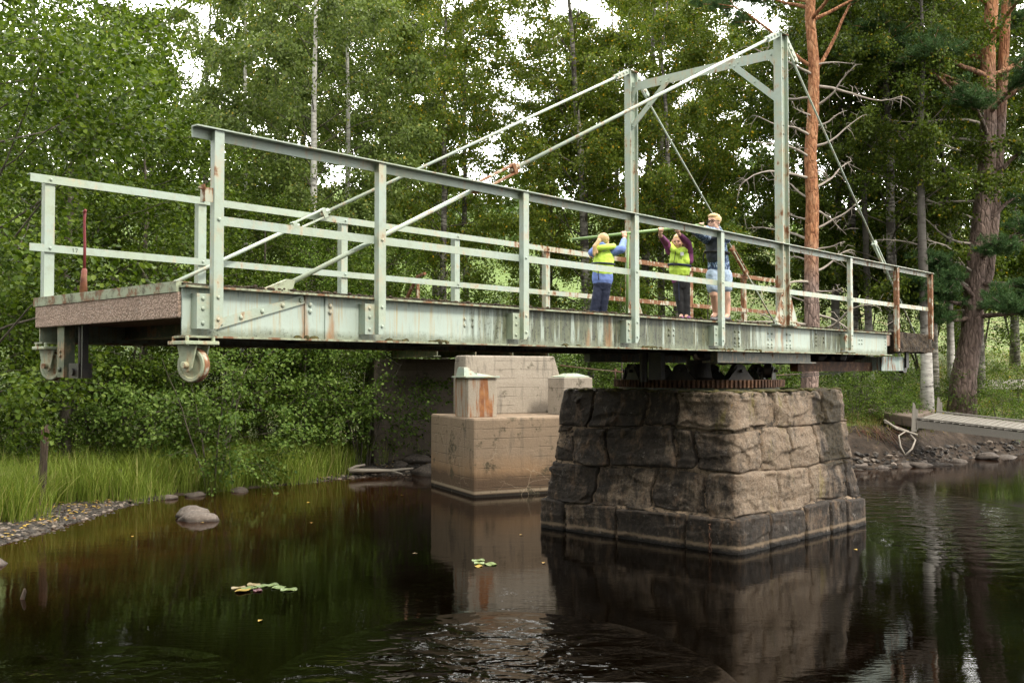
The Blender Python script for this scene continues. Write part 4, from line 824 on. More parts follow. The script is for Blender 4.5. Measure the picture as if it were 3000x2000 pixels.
def pine(px, y, H, r, lab, bark, leanx, dead, live, seed, fork=None):
    rg = np.random.default_rng(seed); x = T(px, y); z = float(gz(x, y)); e = empty('pine_tree', (x, y, z), 0, lab, 'tree')
    k = 14; tp = [np.array([leanx(i/(k-1)*H), .0, i/(k-1)*H-(.3 if i == 0 else 0)])+np.array([rg.normal(0, .03), rg.normal(0, .03), 0])*min(1, i) for i in range(k)]
    m = MB().tube(tp, [r*(1.35 if i == 0 else 1.06 if i == 1 else 1-.045*i) for i in range(k)], 18); tp = np.array(tp)
    def at(h): f = min(max(h/H*(k-1), 0), k-1.001); i = int(f); return tp[i]+(tp[i+1]-tp[i])*(f-i)
    if fork:
        h0, dx, hy = fork; a = at(h0); fp = [a+np.array([dx*(t**.55), .25*t, (H-h0)*t*hy]) for t in np.linspace(0, 1, 9)]; m.tube(fp, [r*.68*(1-.5*t) for t in np.linspace(0, 1, 9)], 14)
    P = []; Dd = []
    for (h, az, el, L, cv, n_) in live:
        d = np.array([math.cos(az)*math.cos(el), math.sin(az)*math.cos(el), math.sin(el)]); q = at(h).copy(); pts = [q.copy()]
        for s in range(9):
            d = d+rg.normal(0, .07, 3); d[2] += cv*(.13 if s < 4 else -.16); d /= np.linalg.norm(d); q = q+d*L/9; pts.append(q.copy())
        m.tube(pts, [r*.26*(1-.85*i/9) for i in range(10)], 8)
        for j in range(n_):
            i = rg.integers(5, 10) if L > 1.5 else rg.integers(3, 10); dd = d*.7+rg.normal(0, .6, 3); dd[2] = abs(dd[2])*.6+rg.normal(0, .12); dd /= np.linalg.norm(dd); l = rg.uniform(.2, .75); tip = pts[i]+dd*l
            m.tube([pts[i], tip], [.012, .005], 4)
            for q_ in range(9): tuft(rg, P, Dd, pts[i]+dd*l*rg.uniform(.35, 1.02)+rg.normal(0, .09, 3)*np.array([1, 1, .5]), dd*.5+np.array([0, 0, .7])+rg.normal(0, .35, 3))
    o = m.build('trunk', bark, e, smooth=True, recalc=False); link('crown', needlemesh(rg, P, Dd), e)
    for (h, az, el, L, cv) in dead: dead_branch(rg, at(h), az, el, L, cv, .022+.008*L).build('dead_branch', M['dead'], e, smooth=True, recalc=False)
    return e
PI = math.pi; rg0 = np.random.default_rng(77)
d1 = []
for i in range(30):
    h = 1.6+i*.24; side = 0 if i % 2 else PI
    d1.append((h, side+rg0.uniform(-.9, .9), rg0.uniform(-.15, .5), rg0.uniform(.7, 2.0), rg0.uniform(-.6, 1.0)))
l1 = [(8.4, 0.1, .75, 3.2, 1.1, 10), (8.5, PI+.1, .45, 3.0, .9, 10), (9.6, -1.2, .4, 2.4, .3, 22), (9.9, 1.8, .4, 2.6, .3, 22)] + [(9.6+i*.45, i*2.4, .35, 2.2-.05*i, .2, 20) for i in range(9)]
pine(1864, 22.5, 14, .19, 'tall pine with an orange upper trunk and bare grey branches, right of the portal', M['pinebark'], lambda h: .008*h, d1, l1, 21)
d2 = [(3.4, PI+.15, .35, 2.0, .9), (4.0, PI-.1, .15, 3.0, .5), (4.7, PI+.3, -.1, 2.4, .9), (5.3, PI, .25, 3.6, .4), (5.8, PI-.2, .3, 2.2, -.4), (6.3, PI+.2, .1, 3.4, .5), (6.9, PI, .35, 3.0, .3), (7.4, PI-.3, .3, 2.6, .2), (7.9, PI+.1, .45, 2.8, -.2), (4.4, -.2, .3, 1.5, .6), (6.0, -.3, .4, 1.6, .7), (7.1, .2, .3, 1.7, .6), (3.9, PI+.6, .1, 2.6, .6), (2.9, PI+.2, .1, 1.0, .3)]
l2 = [(3.2, -PI/2-.6, .15, 2.0, .2, 34), (3.0, -.5, .05, 1.9, .2, 34), (3.1, PI+.8, -.02, 2.0, .1, 36), (2.9, -PI/2, .0, 2.1, .0, 46), (3.4, -PI/2-.9, .05, 2.4, .0, 44), (3.6, -PI/2+.7, .05, 2.2, .0, 40), (2.7, PI+.5, -.1, 1.6, .0, 26), (2.75, -.9, -.08, 1.8, .0, 30), (4.6, -.9, .15, 1.7, .3, 26), (4.3, -PI/2+.2, .1, 1.3, .2, 20), (8.2, PI+.35, .12, 4.0, .4, 44), (8.7, PI+.1, .12, 3.8, .3, 44), (7.6, PI+.9, .1, 2.8, .2, 36), (9.2, PI+.6, .1, 3.6, .2, 40), (8.2, -PI/2, .3, 2.0, .3, 30), (8.8, PI-.2, .3, 3.2, .2, 34), (8.4, -.4, .3, 2.2, .4, 30), (5.2, -.5, .4, 1.6, 1.0, 12), (6.4, -.3, .4, 1.7, 1.0, 12)] + [(9.2+i*.5, i*2.4, .35, 2.6-.05*i, .2, 22) for i in range(7)]
pine(2204, 26.4, 14.5, .31, 'stout leaning forked pine with a scaly grey trunk beside the grey gangway', M['pinebark2'], lambda h: .12*h if h < 6 else .72+.05*(h-6), d2, l2, 22, (2.6, 1.25, .85))

# ------------------------------------------------------------------ grass, undergrowth, far wood, shore debris
rg = np.random.default_rng(5)
def blades(name, pts, L0, L1, Wd, mat, lean=.35, per=10, spread=.06, sx=0.):
    k = len(pts); P = np.repeat(pts, per, 0); n_ = len(P); P = P + np.concatenate([rg.normal(0, spread, (n_, 2)), np.zeros((n_, 1))], 1); P[:, 2] = np.maximum(gz(P[:, 0], P[:, 1]), -.08)-.02
    Dv = rg.normal(0, lean, (n_, 3))+np.array([sx, 0, 1.1]); Dv[:, 2] = np.abs(Dv[:, 2]); cl = np.repeat(rg.uniform(.75, 1.15, k), per)
    return leafmesh(name, P, Dv, rg.normal(0, 1, (n_, 3)), rg.uniform(L0, L1, n_)*cl, Wd, mat, 2)
xs = rg.uniform(-12, -1.2, 26000); ys = rg.uniform(11.5, 21.6, 26000); d = shore_d(xs, ys)
lim = np.where(ys < 16.2, .55 + .35*np.sin(ys*3), np.where(xs > -3.3, .5, -.22)); back = np.where(xs < -4.2, 4.2+.4*np.sin(xs*2), 1.6-.25*(xs+4.2))
ok = (d > lim) & (d < back) & (xs > -.56*ys) & (rg.uniform(0, 1, 26000) < np.where(xs > -3.6, .35, .8)) & (rg.uniform(0, 1, 26000) < np.clip((d-lim)*2.5, .25, 1))
pts = np.stack([xs[ok], ys[ok], xs[ok]*0], 1)
o = link('sedge_grass', blades('sedge_grass', pts[:3600], .34, .78, .0085, M['sedge'], .17, 11, .05, .10)); tag(o, 'tall bright green sedge along the left shore', 'grass', kind='stuff')
xs = rg.uniform(-6, 30, 9000); ys = 21+23*rg.uniform(0, 1, 9000)**1.7; d = shore_d(xs, ys); ok = (d > np.where(xs > 5, .55, 1.8)) & (xs > 2.5) & (d < 16)
o = link('bank_grass', blades('bank_grass', np.stack([xs[ok], ys[ok], xs[ok]*0], 1)[:6000], .12, .42, .010, M['drygrass'], .4, 8, .10)); tag(o, 'thin dry grass on the slope of the right bank', 'grass', kind='stuff')
xs = rg.uniform(-20, 30, 20000); ys = rg.uniform(17, 46, 20000); d = shore_d(xs, ys)
ok = (d > np.where(xs < -3, 3.2, np.where(xs < 4, 2.0, .75))) & (mono := np.sin(xs*1.7+ys*.9)+np.sin(xs*.6-ys*1.4)+rg.normal(0, .6, 20000) > -.35); hp = np.stack([xs[ok], ys[ok]], 1)[:7600]
P = np.repeat(hp, 10, 0); hgt = np.repeat(rg.gamma(2.2, .12, len(hp)), 10)*rg.uniform(.1, 1.1, len(P)); P = P+rg.normal(0, .12, P.shape); P3 = np.stack([P[:, 0], P[:, 1], gz(P[:, 0], P[:, 1])+hgt], 1)
Dv = rg.normal(0, 1, P3.shape); Dv[:, 2] = Dv[:, 2]*.35-.1; o = link('undergrowth', leafmesh('undergrowth', P3, Dv, rg.normal(0, .4, P3.shape)+np.array([0, -.2, 1]), rg.uniform(.06, .12, len(P3)), rg.uniform(.04, .08, len(P3)), M['herb'])); tag(o, 'leafy undergrowth covering the banks below the trees', 'undergrowth', kind='stuff')
N_ = 52000; az = rg.uniform(-.62, .62, N_); dist = rg.uniform(52, 92, N_); xs = dist*np.sin(az); ys = dist*np.cos(az); cl = np.sin(az*31)+.6*np.sin(az*73+1)+.5*np.sin(az*140+dist*.2)
hmax = (5.0+1.9*cl)*np.where(np.abs(az) < .05, .5, 1); hh = rg.uniform(0, 1, N_)**.8*hmax; keep = (rg.uniform(0, 1, N_) < .55+.25*np.sin(az*90+hh*.7)) & ((dist > 70) | (np.sin(az*22+2) > .1))
xs, ys, hh = xs[keep], ys[keep], hh[keep]; P3 = np.stack([xs, ys, gz(xs, ys)+hh], 1)
o = link('far_wood', leafmesh('far_wood', P3, rg.normal(0, 1, P3.shape), rg.normal(0, .6, P3.shape)+np.array([0, -.3, 1]), .42, .32, M['farleaf'])); tag(o, 'far wood along the top of the meadow slope', 'wood', kind='stuff')

N_ = 46000; az = np.concatenate([rg.uniform(R(100), R(262), 38000), rg.uniform(R(262), R(297), 8000)]); dist = rg.uniform(14, 30, N_); dist[38000:] = rg.uniform(17, 30, 8000); xs = dist*np.sin(az); ys = dist*np.cos(az); cl = np.sin(az*17)+.6*np.sin(az*41+1)+.4*np.sin(dist*2)  # leaf mass added out of view, behind and left, to cut low sky fill
hh = 1+rg.uniform(0, 1, N_)**.85*(15+2.2*cl-(dist < 17)*5); P3 = np.stack([xs, ys, np.maximum(gz(xs, ys), 0)+hh], 1); keep = (gz(xs, ys) > -.2) & (np.sin(az*60+hh*.6)+np.sin(hh*2.1+az*23) > -1.1); P3 = P3[keep]
o = link('sky_blocking_wood', leafmesh('sky_blocking_wood', P3, rg.normal(0, 1, P3.shape), rg.normal(0, .6, P3.shape)+np.array([0, .3, 1]), .55, .42, M['farleaf'])); tag(o, 'wood on the bank behind the photographer', 'wood', kind='stuff')

def stone_mesh(name, seed, r, mat, sq=.55, sub=3):
    bm = bmesh.new(); bmesh.ops.create_icosphere(bm, subdivisions=sub, radius=1); o_ = Vector((seed*7.1, seed*3.3, 0))
    for v in bm.verts:
        c = v.co.copy(); q = mno.noise(c*1.1+o_)*.35+mno.noise(c*2.7+o_)*.12; v.co = c*(1+q); v.co.z *= sq
        v.co.x *= r[0]; v.co.y *= r[1]; v.co.z *= r[2]
    me = bpy.data.meshes.new(name); bm.to_mesh(me); bm.free(); me.materials.append(mat); me.polygons.foreach_set('use_smooth', [True]*len(me.polygons)); return me
def rock(x, y, z, r, seed, lab, grp=None, rz=0., mat='rock'):
    o = link('rock', stone_mesh('rock', seed, r, M[mat])); o.location = (x, y, z); o.rotation_euler = (0, 0, rz); tag(o, lab, 'rock', grp); return o
rock(-4.76, 14.72, .02, (.25, .2, .26), 1, 'darker humped boulder in the water, behind its paler twin'); rock(-4.58, 14.45, -.01, (.30, .21, .25), 2, 'pale low boulder in the water off the sedge shore')
rock(-6.05, 11.2, -.02, (.34, .26, .26), 3, 'smooth boulder cut by the left edge of the photo')
for i, (x, y, a, lab) in enumerate([(-5.95, 16.9, .22, 'flat stone in the shallows at the foot of the sedge, nearest the boulders'), (-5.55, 17.25, .2, 'dark stone half hidden by the sedge stems, middle of three'), (-4.95, 17.9, .22, 'small stone at the sedge edge, rightmost of three')]): rock(x, y, .0, (a, a*.8, .12), 10+i, lab, 'stones at the foot of the sedge', i)
for i, (x, y, z, a, lab) in enumerate([(-2.05, 21.35, .22, .34, 'rounded grey boulder on the bare shore against the concrete abutment'), (-2.45, 21.1, .12, .26, 'smaller dark boulder left of the rounded one by the abutment'), (-1.75, 20.75, .02, .42, 'flat wet stone at the water line beside the abutment'), (-2.95, 20.55, .08, .24, 'upright stone on the shingle behind the driftwood')]): rock(x, y, z, (a, a*.8, a*.8), 20+i, lab, 'boulders by the abutment', i, 'pebble')
for i, (px, y, z, a, lab) in enumerate([(1968, 21.95, .10, .30, 'pinkish boulder at the water right behind the stone pier'), (2022, 22.0, .03, .22, 'small pale stone at the water line right of the pier'), (2042, 22.7, .33, .24, 'rounded brown stone under the roots of the right bank'), (2074, 22.3, .05, .28, 'grey angular stone beside the forked root'), (2110, 22.2, .08, 0.3, 'big angular boulder at the water below the landing slab'), (2155, 22.6, .02, 0.27, 'long dark boulder at the water below the gangway'), (2200, 23.4, .02, .30, 'dark flat stone at the water under the gangway'), (2265, 24.1, .10, 0.3, 'round dark boulder at the shore below the gangway'), (2310, 24.6, .0, .36, 'low stone at the shore near the right edge')]): rock(T(px, y), y, z-.06, (a*(.75+.2*(i % 3)), a*.75, a*(.6+.16*(i % 2))), 30+i, lab, 'boulders on the right shore', i*1.3, 'pebble' if i % 3 else 'rock')
# pebbles
def pebbles(name, X, Y, lab, zl=0., r0=.02, r1=.06):
    base = np.array([(math.cos(t)*math.cos(e), math.sin(t)*math.cos(e), math.sin(e)*.55) for e in (-.5, .5) for t in np.arange(5)*2*PI/5+(.6 if e > 0 else 0)]+[(0, 0, .6)]); n_ = len(X)
    fc = [(i, (i+1) % 5, 5+i) for i in range(5)]+[((i+1) % 5, 5+(i+1) % 5, 5+i) for i in range(5)]+[(5+i, 5+(i+1) % 5, 10) for i in range(5)]
    sc = np.exp(rg.uniform(math.log(r0), math.log(r1), n_)); an = rg.uniform(0, 6.28, n_); V = base[None]*sc[:, None, None]*rg.uniform(.75, 1.3, (n_, 11, 1)); c, s_ = np.cos(an)[:, None], np.sin(an)[:, None]
    V = np.stack([V[..., 0]*c*1.3-V[..., 1]*s_, V[..., 0]*s_*1.3+V[..., 1]*c, V[..., 2]], -1)+np.stack([X, Y, np.maximum(gz(X, Y), -.03)+zl], -1)[:, None]
    me = bpy.data.meshes.new(name); me.from_pydata(V.reshape(-1, 3).tolist(), [], [tuple(i+11*k for i in f) for k in range(n_) for f in fc]); me.materials.append(M['pebbles']); tag(link(name, me), lab, 'shingle', kind='stuff')
xs = rg.uniform(-9, -6.0, 9000); ys = rg.uniform(11, 16.9, 9000); d = shore_d(xs, ys); ok = (d > -.25) & (d < .72) & (xs > -.56*ys); pebbles('shingle', xs[ok], ys[ok], 'dark wet shingle on the left shore', 0, .022, .06)
xs = rg.uniform(-4.2, -.6, 4000); ys = rg.uniform(18.5, 22, 4000); d = shore_d(xs, ys); ok = (d > -.1) & (d < .75); pebbles('shingle', xs[ok], ys[ok], 'brown shingle on the bare shore left of the abutment', 0, .02, .055)
xs = rg.uniform(6.5, 15, 8000); ys = rg.uniform(21, 27, 8000); d = shore_d(xs, ys); ok = (d > -.15) & (d < .24); pebbles('shingle', xs[ok], ys[ok], 'pale shingle on the right shore', 0, .025, .09)
xs = np.concatenate([rg.uniform(-8.5, -6.0, 700), rg.uniform(-4, -.8, 350), rg.uniform(6.8, 14, 500)]); ys = np.concatenate([rg.uniform(11.5, 16.6, 700), rg.uniform(19, 22, 350), rg.uniform(21.6, 29, 500)]); d = shore_d(xs, ys); ok = (d > .02) & ((d < .9) | (xs > 5)) & (xs > -.56*ys); xs, ys = xs[ok], ys[ok]
wx_ = np.array([-2.9, -4.5, -1.2, .1, .35, -5.0, -1.9, -3.4, -2.2, 4.2]); wy_ = np.array([14.2, 14.2, 11.8, 13.1, 11.2, 13.0, 17.3, 16.3, 8.7, 12.0])
P3 = np.concatenate([np.stack([xs, ys, gz(xs, ys)+.035], 1), np.stack([wx_, wy_, wx_*0+.006], 1)]); Dv = rg.normal(0, 1, P3.shape); Dv[:, 2] *= .12; Dv[-10:, 2] = 0
o = link('fallen_leaf_litter', leafmesh('fallen_leaf_litter', P3, Dv, np.tile([[0, 0, 1.]], (len(P3), 1))+rg.normal(0, .08, P3.shape), .07, .045, M['fallen'])); tag(o, 'yellow fallen leaves on the shingle and floating on the water', 'fallen leaves', kind='stuff')

# weathered posts in the sedge
def wpost(x, y, h, r, lab, lean=.02, spl=True):
    z = float(gz(x, y)); m = MB(); k = 10; rr_ = random.Random(int(h*100)); pts = [(lean*t*h, 0, h*t-.3*(1-t)) for t in np.linspace(0, 1, k)]; m.tube(pts, [r*(1.05-.12*t+rr_.uniform(-.06, .06)) for t in np.linspace(0, 1, k)], 9)
    q = Vector(pts[-1]); m.add([q+Vector((-r*.9, -r*.3, -.01)), q+Vector((r*.75, -r*.4, -.01)), q+Vector((r*.75, r*.5, -.01)), q+Vector((-r*.8, r*.6, -.01)), q+Vector((.0, 0, .05)), q+Vector((r*.5, .01, .06))], [(0, 1, 5, 4), (1, 2, 5), (2, 3, 4, 5), (3, 0, 4)])
    if spl: m.bar((-r*1.1, -.02, -.1), (-r*1.35, -.03, h*.42), .03, .02).bar((r*1.0, -.02, 0), (r*1.25, -.03, h*.5), .03, .02)
    o = m.build('wooden_post', M['oldwood'], None); o.location = (x, y, z); tag(o, lab, 'post'); return o
wpost(-7.19, 15.0, 1.24, .062, 'tall brown split wooden post standing in the sedge', .06); wpost(-6.75, 16.9, .42, .075, 'short rotten post stump nearly hidden in the sedge', .0, False)
o = MB().tube([(0, 0, -.3), (.01, 0, .0), (.025, .01, .07), (.03, 0, .10)], [.025, .022, .018, .008], 7).build('snag', M['oldwood'], None, smooth=True); o.location = (-4.72, 9.5, 0); tag(o, 'broken stick poking out of the dark water at lower left', 'stick')
# driftwood and roots
o = MB().tube([(-3.35, 20.15, .14), (-3.0, 20.25, .13), (-2.5, 20.3, .12), (-2.05, 20.42, .16)], [.05, .045, .035, .02], 7).tube([(-3.35, 20.15, .14), (-3.2, 20.2, .22), (-3.02, 20.25, .25)], [.05, .03, .02], 6).tube([(-2.5, 20.3, .12), (-2.25, 20.2, .06)], [.03, .015], 6).build('driftwood', M['dead'], None, smooth=True); tag(o, 'bleached driftwood branch lying on the shingle beside the abutment', 'driftwood')
def pp(px, py, D): return Vector(((px-1176)/2253*D, D, 2.2+(848-py)/2253*D))
mb = MB()
for ch, r in ((((2076, 1045, 21.9), (2092, 1030, 21.9), (2100, 1010, 22), (2084, 990, 22.2), (2030, 970, 22.8)), .024), (((2076, 1045, 21.9), (2066, 1025, 21.9), (2062, 1000, 22), (2078, 990, 22.2)), .02), (((2030, 965, 22.9), (2060, 985, 22.3), (2095, 995, 22.1), (2104, 998, 22)), .03)):
    mb.tube([pp(*c) for c in ch], [r*(1-.1*i) for i in range(len(ch))], 6)
tag(mb.build('root', M['dead'], None, smooth=True), 'bleached forked root standing on the shore below the landing slab', 'root')
mb = MB(); rr_ = random.Random(9)
for k in range(36):
    a = pp(rr_.uniform(1960, 2060), rr_.uniform(975, 1005), 22.75); b = a+Vector((rr_.uniform(.1, .6), rr_.uniform(-.35, -.05), rr_.uniform(-.55, -.15))); mb.tube([a, a.lerp(b, .5)+Vector((rr_.gauss(0, .05), -.05, rr_.gauss(0, .05))), b], [.014, .01, .004], 4)
mb.build('root_tangle', M['oldwood'], None); tag(bpy.data.objects['root_tangle'], 'tangle of bare roots hanging from the undercut right bank', 'roots', kind='stuff')
# landing slab, gangway, boat
land = MB(); A_, B_, C_, D_2 = Vector((9.33, 22.95, 1.09)), Vector((8.95, 25.0, 1.185)), Vector((10.7, 24.85, 1.18)), Vector((10.35, 26.7, 1.26)); th_ = Vector((0, 0, -.25)); tp = [A_, C_, D_2, B_]
land.add(tp+[p+th_ for p in tp], [(0, 1, 2, 3), (7, 6, 5, 4), (0, 4, 5, 1), (1, 5, 6, 2), (2, 6, 7, 3), (3, 7, 4, 0)]); o = land.build('landing_slab', M['landing'], None, bevel=.03); tag(o, 'brown concrete landing slab with moss at the end of the gangway', 'slab')
gw = empty('gangway', (9.2, 22.4, 1.05), 0, 'weathered grey plank gangway leading out to the right from the landing slab', 'gangway'); u = Vector((1.76, -1.4, -.2)); v_ = Vector((.94, 1.05, .10))
ln = 1.75
for s_ in (0, 1): MB().bar(v_*s_-Vector((0, 0, .09)), u*ln+v_*s_-Vector((0, 0, .09)), .06, .17).build('side_beam', M['plank'], gw)
for s_ in (.0, 1.0): MB().bar(v_*s_+Vector((0, 0, .045)), u*ln+v_*s_+Vector((0, 0, .045)), .08, .035).build('kerb_rail', M['plank'], gw)
mb = MB(); k = 30
for i in range(k): a = u*ln*(i+.5)/k+Vector((0, 0, random.Random(i).uniform(-.004, .006))); mb.bar(a+v_*.02, a+v_*.98, .115, .03, Vector((0, 0, 1)))
mb.build('decking', M['plank'], gw)
for (x, y, z, h, lab) in ((9.13, 22.35, .78, .66, 'grey steel mooring post at the near corner of the gangway'), (10.30, 23.75, 1.0, .52, 'grey steel mooring post at the far corner of the gangway')):
    e = MB().add([(-.05, 0, 0), (.07, 0, 0), (.05, 0, h*.9), (.02, 0, h), (-.01, 0, h), (-.05, .02, 0), (.07, .02, 0), (.05, .02, h*.9), (.02, .02, h), (-.01, .02, h)], [(0, 1, 2, 3, 4), (9, 8, 7, 6, 5), (0, 5, 6, 1), (1, 6, 7, 2), (2, 7, 8, 3), (3, 8, 9, 4), (4, 9, 5, 0)]).box(.05, .10, .0, .02, .05, h*.78).build('mooring_post', M['plank'], None); e.location = (x, y, z); tag(e, lab, 'post', 'mooring posts')
bx, by = T(2388, 34), 34.; hb = MB(); st = []
for i in range(11):
    t = i/10; wd = .66*math.sin(math.pi*min(1, .10+t*.62))**.7*(1 if t < .9 else .96); hh = .46*(1-.25*(1-t)**2)*(1 if t > .05 else .7); xx = -1.9+3.8*t
    st.append([(xx, wd*math.cos(a), hh*math.sin(a)**.75) for a in np.linspace(0, math.pi, 11)])
vs = [q for r_ in st for q in r_]; fs = [(i*11+j, i*11+j+1, (i+1)*11+j+1, (i+1)*11+j) for i in range(10) for j in range(10)]+[tuple(range(11)), tuple(110+j for j in range(11))]
hb.add(vs, fs); boat = empty('rowing_boat', (bx, by, float(gz(bx, by))+.10), R(-14), 'upturned pale grey rowing boat lying on the slope at the right edge', 'boat'); boat.rotation_euler[0] = R(-12); n = Nd('weathered_hull'); hm = n.fin(n.mix(n.noise(3, 6), (.34, .31, .27), (.52, .49, .43)), .7); hb.build('hull', hm, boat, smooth=True); MB().bar((-1.9, 0, .38), (1.88, 0, .47), .05, .06).build('keel', hm, boat)
for s_ in (-1, 1): MB().tube([(-1.9+3.8*t, s_*.68*math.sin(math.pi*min(1, .10+t*.62))**.7, .01) for t in np.linspace(0, 1, 9)], .03, 6).build('gunwale', hm, boat)
# lily pads
n = Nd('lily_pad'); M['lily'] = n.fin(n.mix(n.noise(6, 4), (.17, .25, .075), (.24, .31, .11)), .35); n = Nd('lily_pad_yellow'); M['lilyy'] = n.fin(n.mix(n.noise(6, 4), (.55, .34, .04), (.50, .38, .10)), .4); n = Nd('lily_pad_pink'); M['lilyp'] = n.fin(n.mix(n.noise(6, 4), (.42, .27, .13), (.28, .26, .10)), .4); n = Nd('lily_pad_red'); M['lilyr'] = n.fin(n.noise(6, 3) if 0 else (.14, .03, .04), .4)
def pad(x, y, r, rz, mat, lab, grp, tilt=0.):
    m = MB(); k = 22; v = [(0, 0, .006)]+[(r*math.cos(t)*1.15, r*math.sin(t)*.95, .006+.006*math.sin(t*3)) for t in np.linspace(.09, 2*PI-.09, k)]; v += [(a, b, c-.005) for a, b, c in v]; q = k+1
    f = [(0, i+1, i+2) for i in range(k-1)]+[(q, q+i+2, q+i+1) for i in range(k-1)]+[(i+1, q+i+1, q+i+2, i+2) for i in range(k-1)]
    o = m.add(v, f).build('lily_pad', M[mat], None); o.location = (x, y, .004+r*abs(math.sin(tilt))*.8); o.rotation_euler = (tilt, 0, rz); tag(o, lab, 'lily pad', grp)
gA = 'lily pads in the larger patch'
for (x, y, r, rz, m_, lab, tl) in [(-2.761, 9.965, 0.062, 0.3, 'lilyp', 'brownish pad at the left tip of the larger lily patch', 0.0), (-2.641, 10.092, 0.07, 2, 'lilyp', 'pinkish brown pad at the back of the larger lily patch', 0.05), (-2.652, 9.949, 0.075, 1, 'lily', 'large green pad at the heart of the larger lily patch', 0.0), (-2.680, 9.826, 0.072, 4, 'lilyy', 'bright yellow tilted pad at the front of the larger lily patch', 0.12), (-2.537, 9.841, 0.05, 5, 'lilyr', 'dark red sunken pad in the larger lily patch', -0.06), (-2.544, 10.044, 0.06, 3, 'lily', 'green pad right of the pinkish one in the larger lily patch', 0.0), (-2.458, 10.092, 0.066, 0.8, 'lily', 'green pad, third from the right tip of the larger lily patch', 0.0), (-2.361, 9.981, 0.066, 3.6, 'lily', 'green pad, second from the right tip of the larger lily patch', 0.0), (-2.236, 9.887, 0.072, 0.2, 'lily', 'round green pad at the right tip of the larger lily patch', 0.0)]: pad(x, y, r, rz, m_, lab, gA, tl)
for (x, y, r, rz, m_, lab) in [(-0.392, 11.382, 0.068, 0.4, 'lily', 'green pad at the back of the small lily patch'), (-0.375, 11.221, 0.06, 2, 'lily', 'green pad in the middle of the small lily patch'), (-0.245, 11.161, 0.073, 5, 'lily', 'green pad at the right of the small lily patch'), (-0.377, 11.044, 0.045, 1, 'lilyy', 'small yellow pad at the front of the small lily patch')]: pad(x, y, r, rz, m_, lab, 'lily pads in the small patch')
# red lever on the deck end
n = Nd('red_lever_paint'); lm = n.fin(n.mix(n.mr(n.ma('ADD', n.xyz(2), n.ma('MULTIPLY', n.noise(14, 5), .12)), .30, .22), (.17, .022, .026), n.ramp(n.noise(12, 6), [(.3, (.10, .03, .018)), (.7, (.30, .13, .07))])), .6)
lv = empty('hand_lever', (-3.50, 8.0, 2.815), 0, 'dark red hand lever standing on the left end of the bridge deck', 'lever')
MB().tube([(0, 0, 0), (0, 0, .13), (.005, 0, .20), (.005, 0, .215)], [.033, .026, .022, .014], 10).build('socket', lm, lv, smooth=True)
MB().tube([(.005, 0, .2), (.006, 0, .40), (.0, 0, .60), (.004, -.0, .66), (.0, 0, .675), (.018, -.02, .69)], [.0125, .0115, .011, .012, .014, .011], 10).build('lever_arm', lm, lv, smooth=True)

# ------------------------------------------------------------------ the turning bar and the three children
n = Nd('green_bar_paint'); M['green'] = n.fin(n.mix(n.noise(9, 5), (.14, .25, .075), (.21, .33, .11)), .4)
BL, BR = Vector((.714, 11.60, 3.740)), Vector((2.345, 11.95, 3.965)); bd = (BR-BL).normalized()
def bt(t): return BL.lerp(BR, t)
tb = empty('turning_bar', bt(.419), 0, 'long green pipe handle on a green stem, pushed round by the three children', 'turning bar')
def loc(o, base): o.location = -Vector(base); return o
o = MB().tube([BL, BR], .0185, 14).build('handle', M['green'], tb, smooth=False); loc(o, tb.location)
for f in o.data.polygons: f.use_smooth = len(f.vertices) == 4
o = MB().cyl(BR-bd*.004, BR+bd*.001, .0145, 12).build('pipe_mouth', M['oily'], o); o.location = (0, 0, 0)
o = MB().cyl(bt(.419), (1.375, 11.74, 2.81), .0165, 12).build('stem', M['green'], tb, smooth=True); loc(o, tb.location)

def flat_mat(name, a, b=None, rough=.8, sc=14, bump=.2):
    n = Nd(name); n.bump(n.noise(60, 4), bump, .003); return n.fin(n.mix(n.noise(sc, 5, .6), a, b or a), rough)
M['skin'] = flat_mat('skin', (.58, .33, .235), (.68, .42, .31), .5, 8, .05)
M['hair'] = flat_mat('blond_hair', (.36, .22, .09), (.62, .43, .21), .5, 40); M['hair2'] = flat_mat('ginger_blond_hair', (.52, .33, .14), (.70, .50, .26), .5, 40)
M['vest'] = flat_mat('fluorescent_vest', (.50, .74, .06), (.60, .82, .12), .6, 9); M['blue'] = flat_mat('blue_fleece', (.13, .20, .50), (.18, .26, .58), .9)
M['navy'] = flat_mat('navy_trousers', (.012, .018, .045), (.020, .028, .065), .8); M['purple'] = flat_mat('purple_fleece', (.16, .035, .12), (.21, .05, .155), .85)
M['black'] = flat_mat('black_cloth', (.010, .010, .012), (.018, .018, .02), .8); M['darkvest'] = flat_mat('dark_navy_vest', (.016, .022, .034), (.026, .034, .05), .6)
n = Nd('leaf_print_cloth'); v_ = n.noise(26, 4, .75, n.map((1, 1, .6), rot=(.5, .3, .6)), dist=1.2); M['print'] = n.fin(n.ramp(v_, [(.42, (.014, .022, .06)), (.50, (.03, .06, .15)), (.56, (.16, .28, .45)), (.64, (.55, .62, .70))]), .8)
M['denim'] = flat_mat('pale_denim', (.24, .34, .50), (.48, .58, .70), .9, 18); M['shoe'] = flat_mat('purple_shoe', (.22, .07, .20), (.30, .12, .26), .6); M['grey'] = flat_mat('grey_shoe', (.05, .05, .06), (.22, .22, .23), .7, 30)
M['pink'] = flat_mat('pink_shoe', (.35, .06, .14)); M['eye'] = flat_mat('eye', (.02, .015, .012), None, .2); M['lip'] = flat_mat('lips', (.42, .14, .12)); M['white'] = flat_mat('white_trim', (.75, .75, .72)); M['silver'] = flat_mat('reflector', (.62, .63, .66), None, .3)
M['orange'] = flat_mat('orange_tag', (.8, .18, .02))

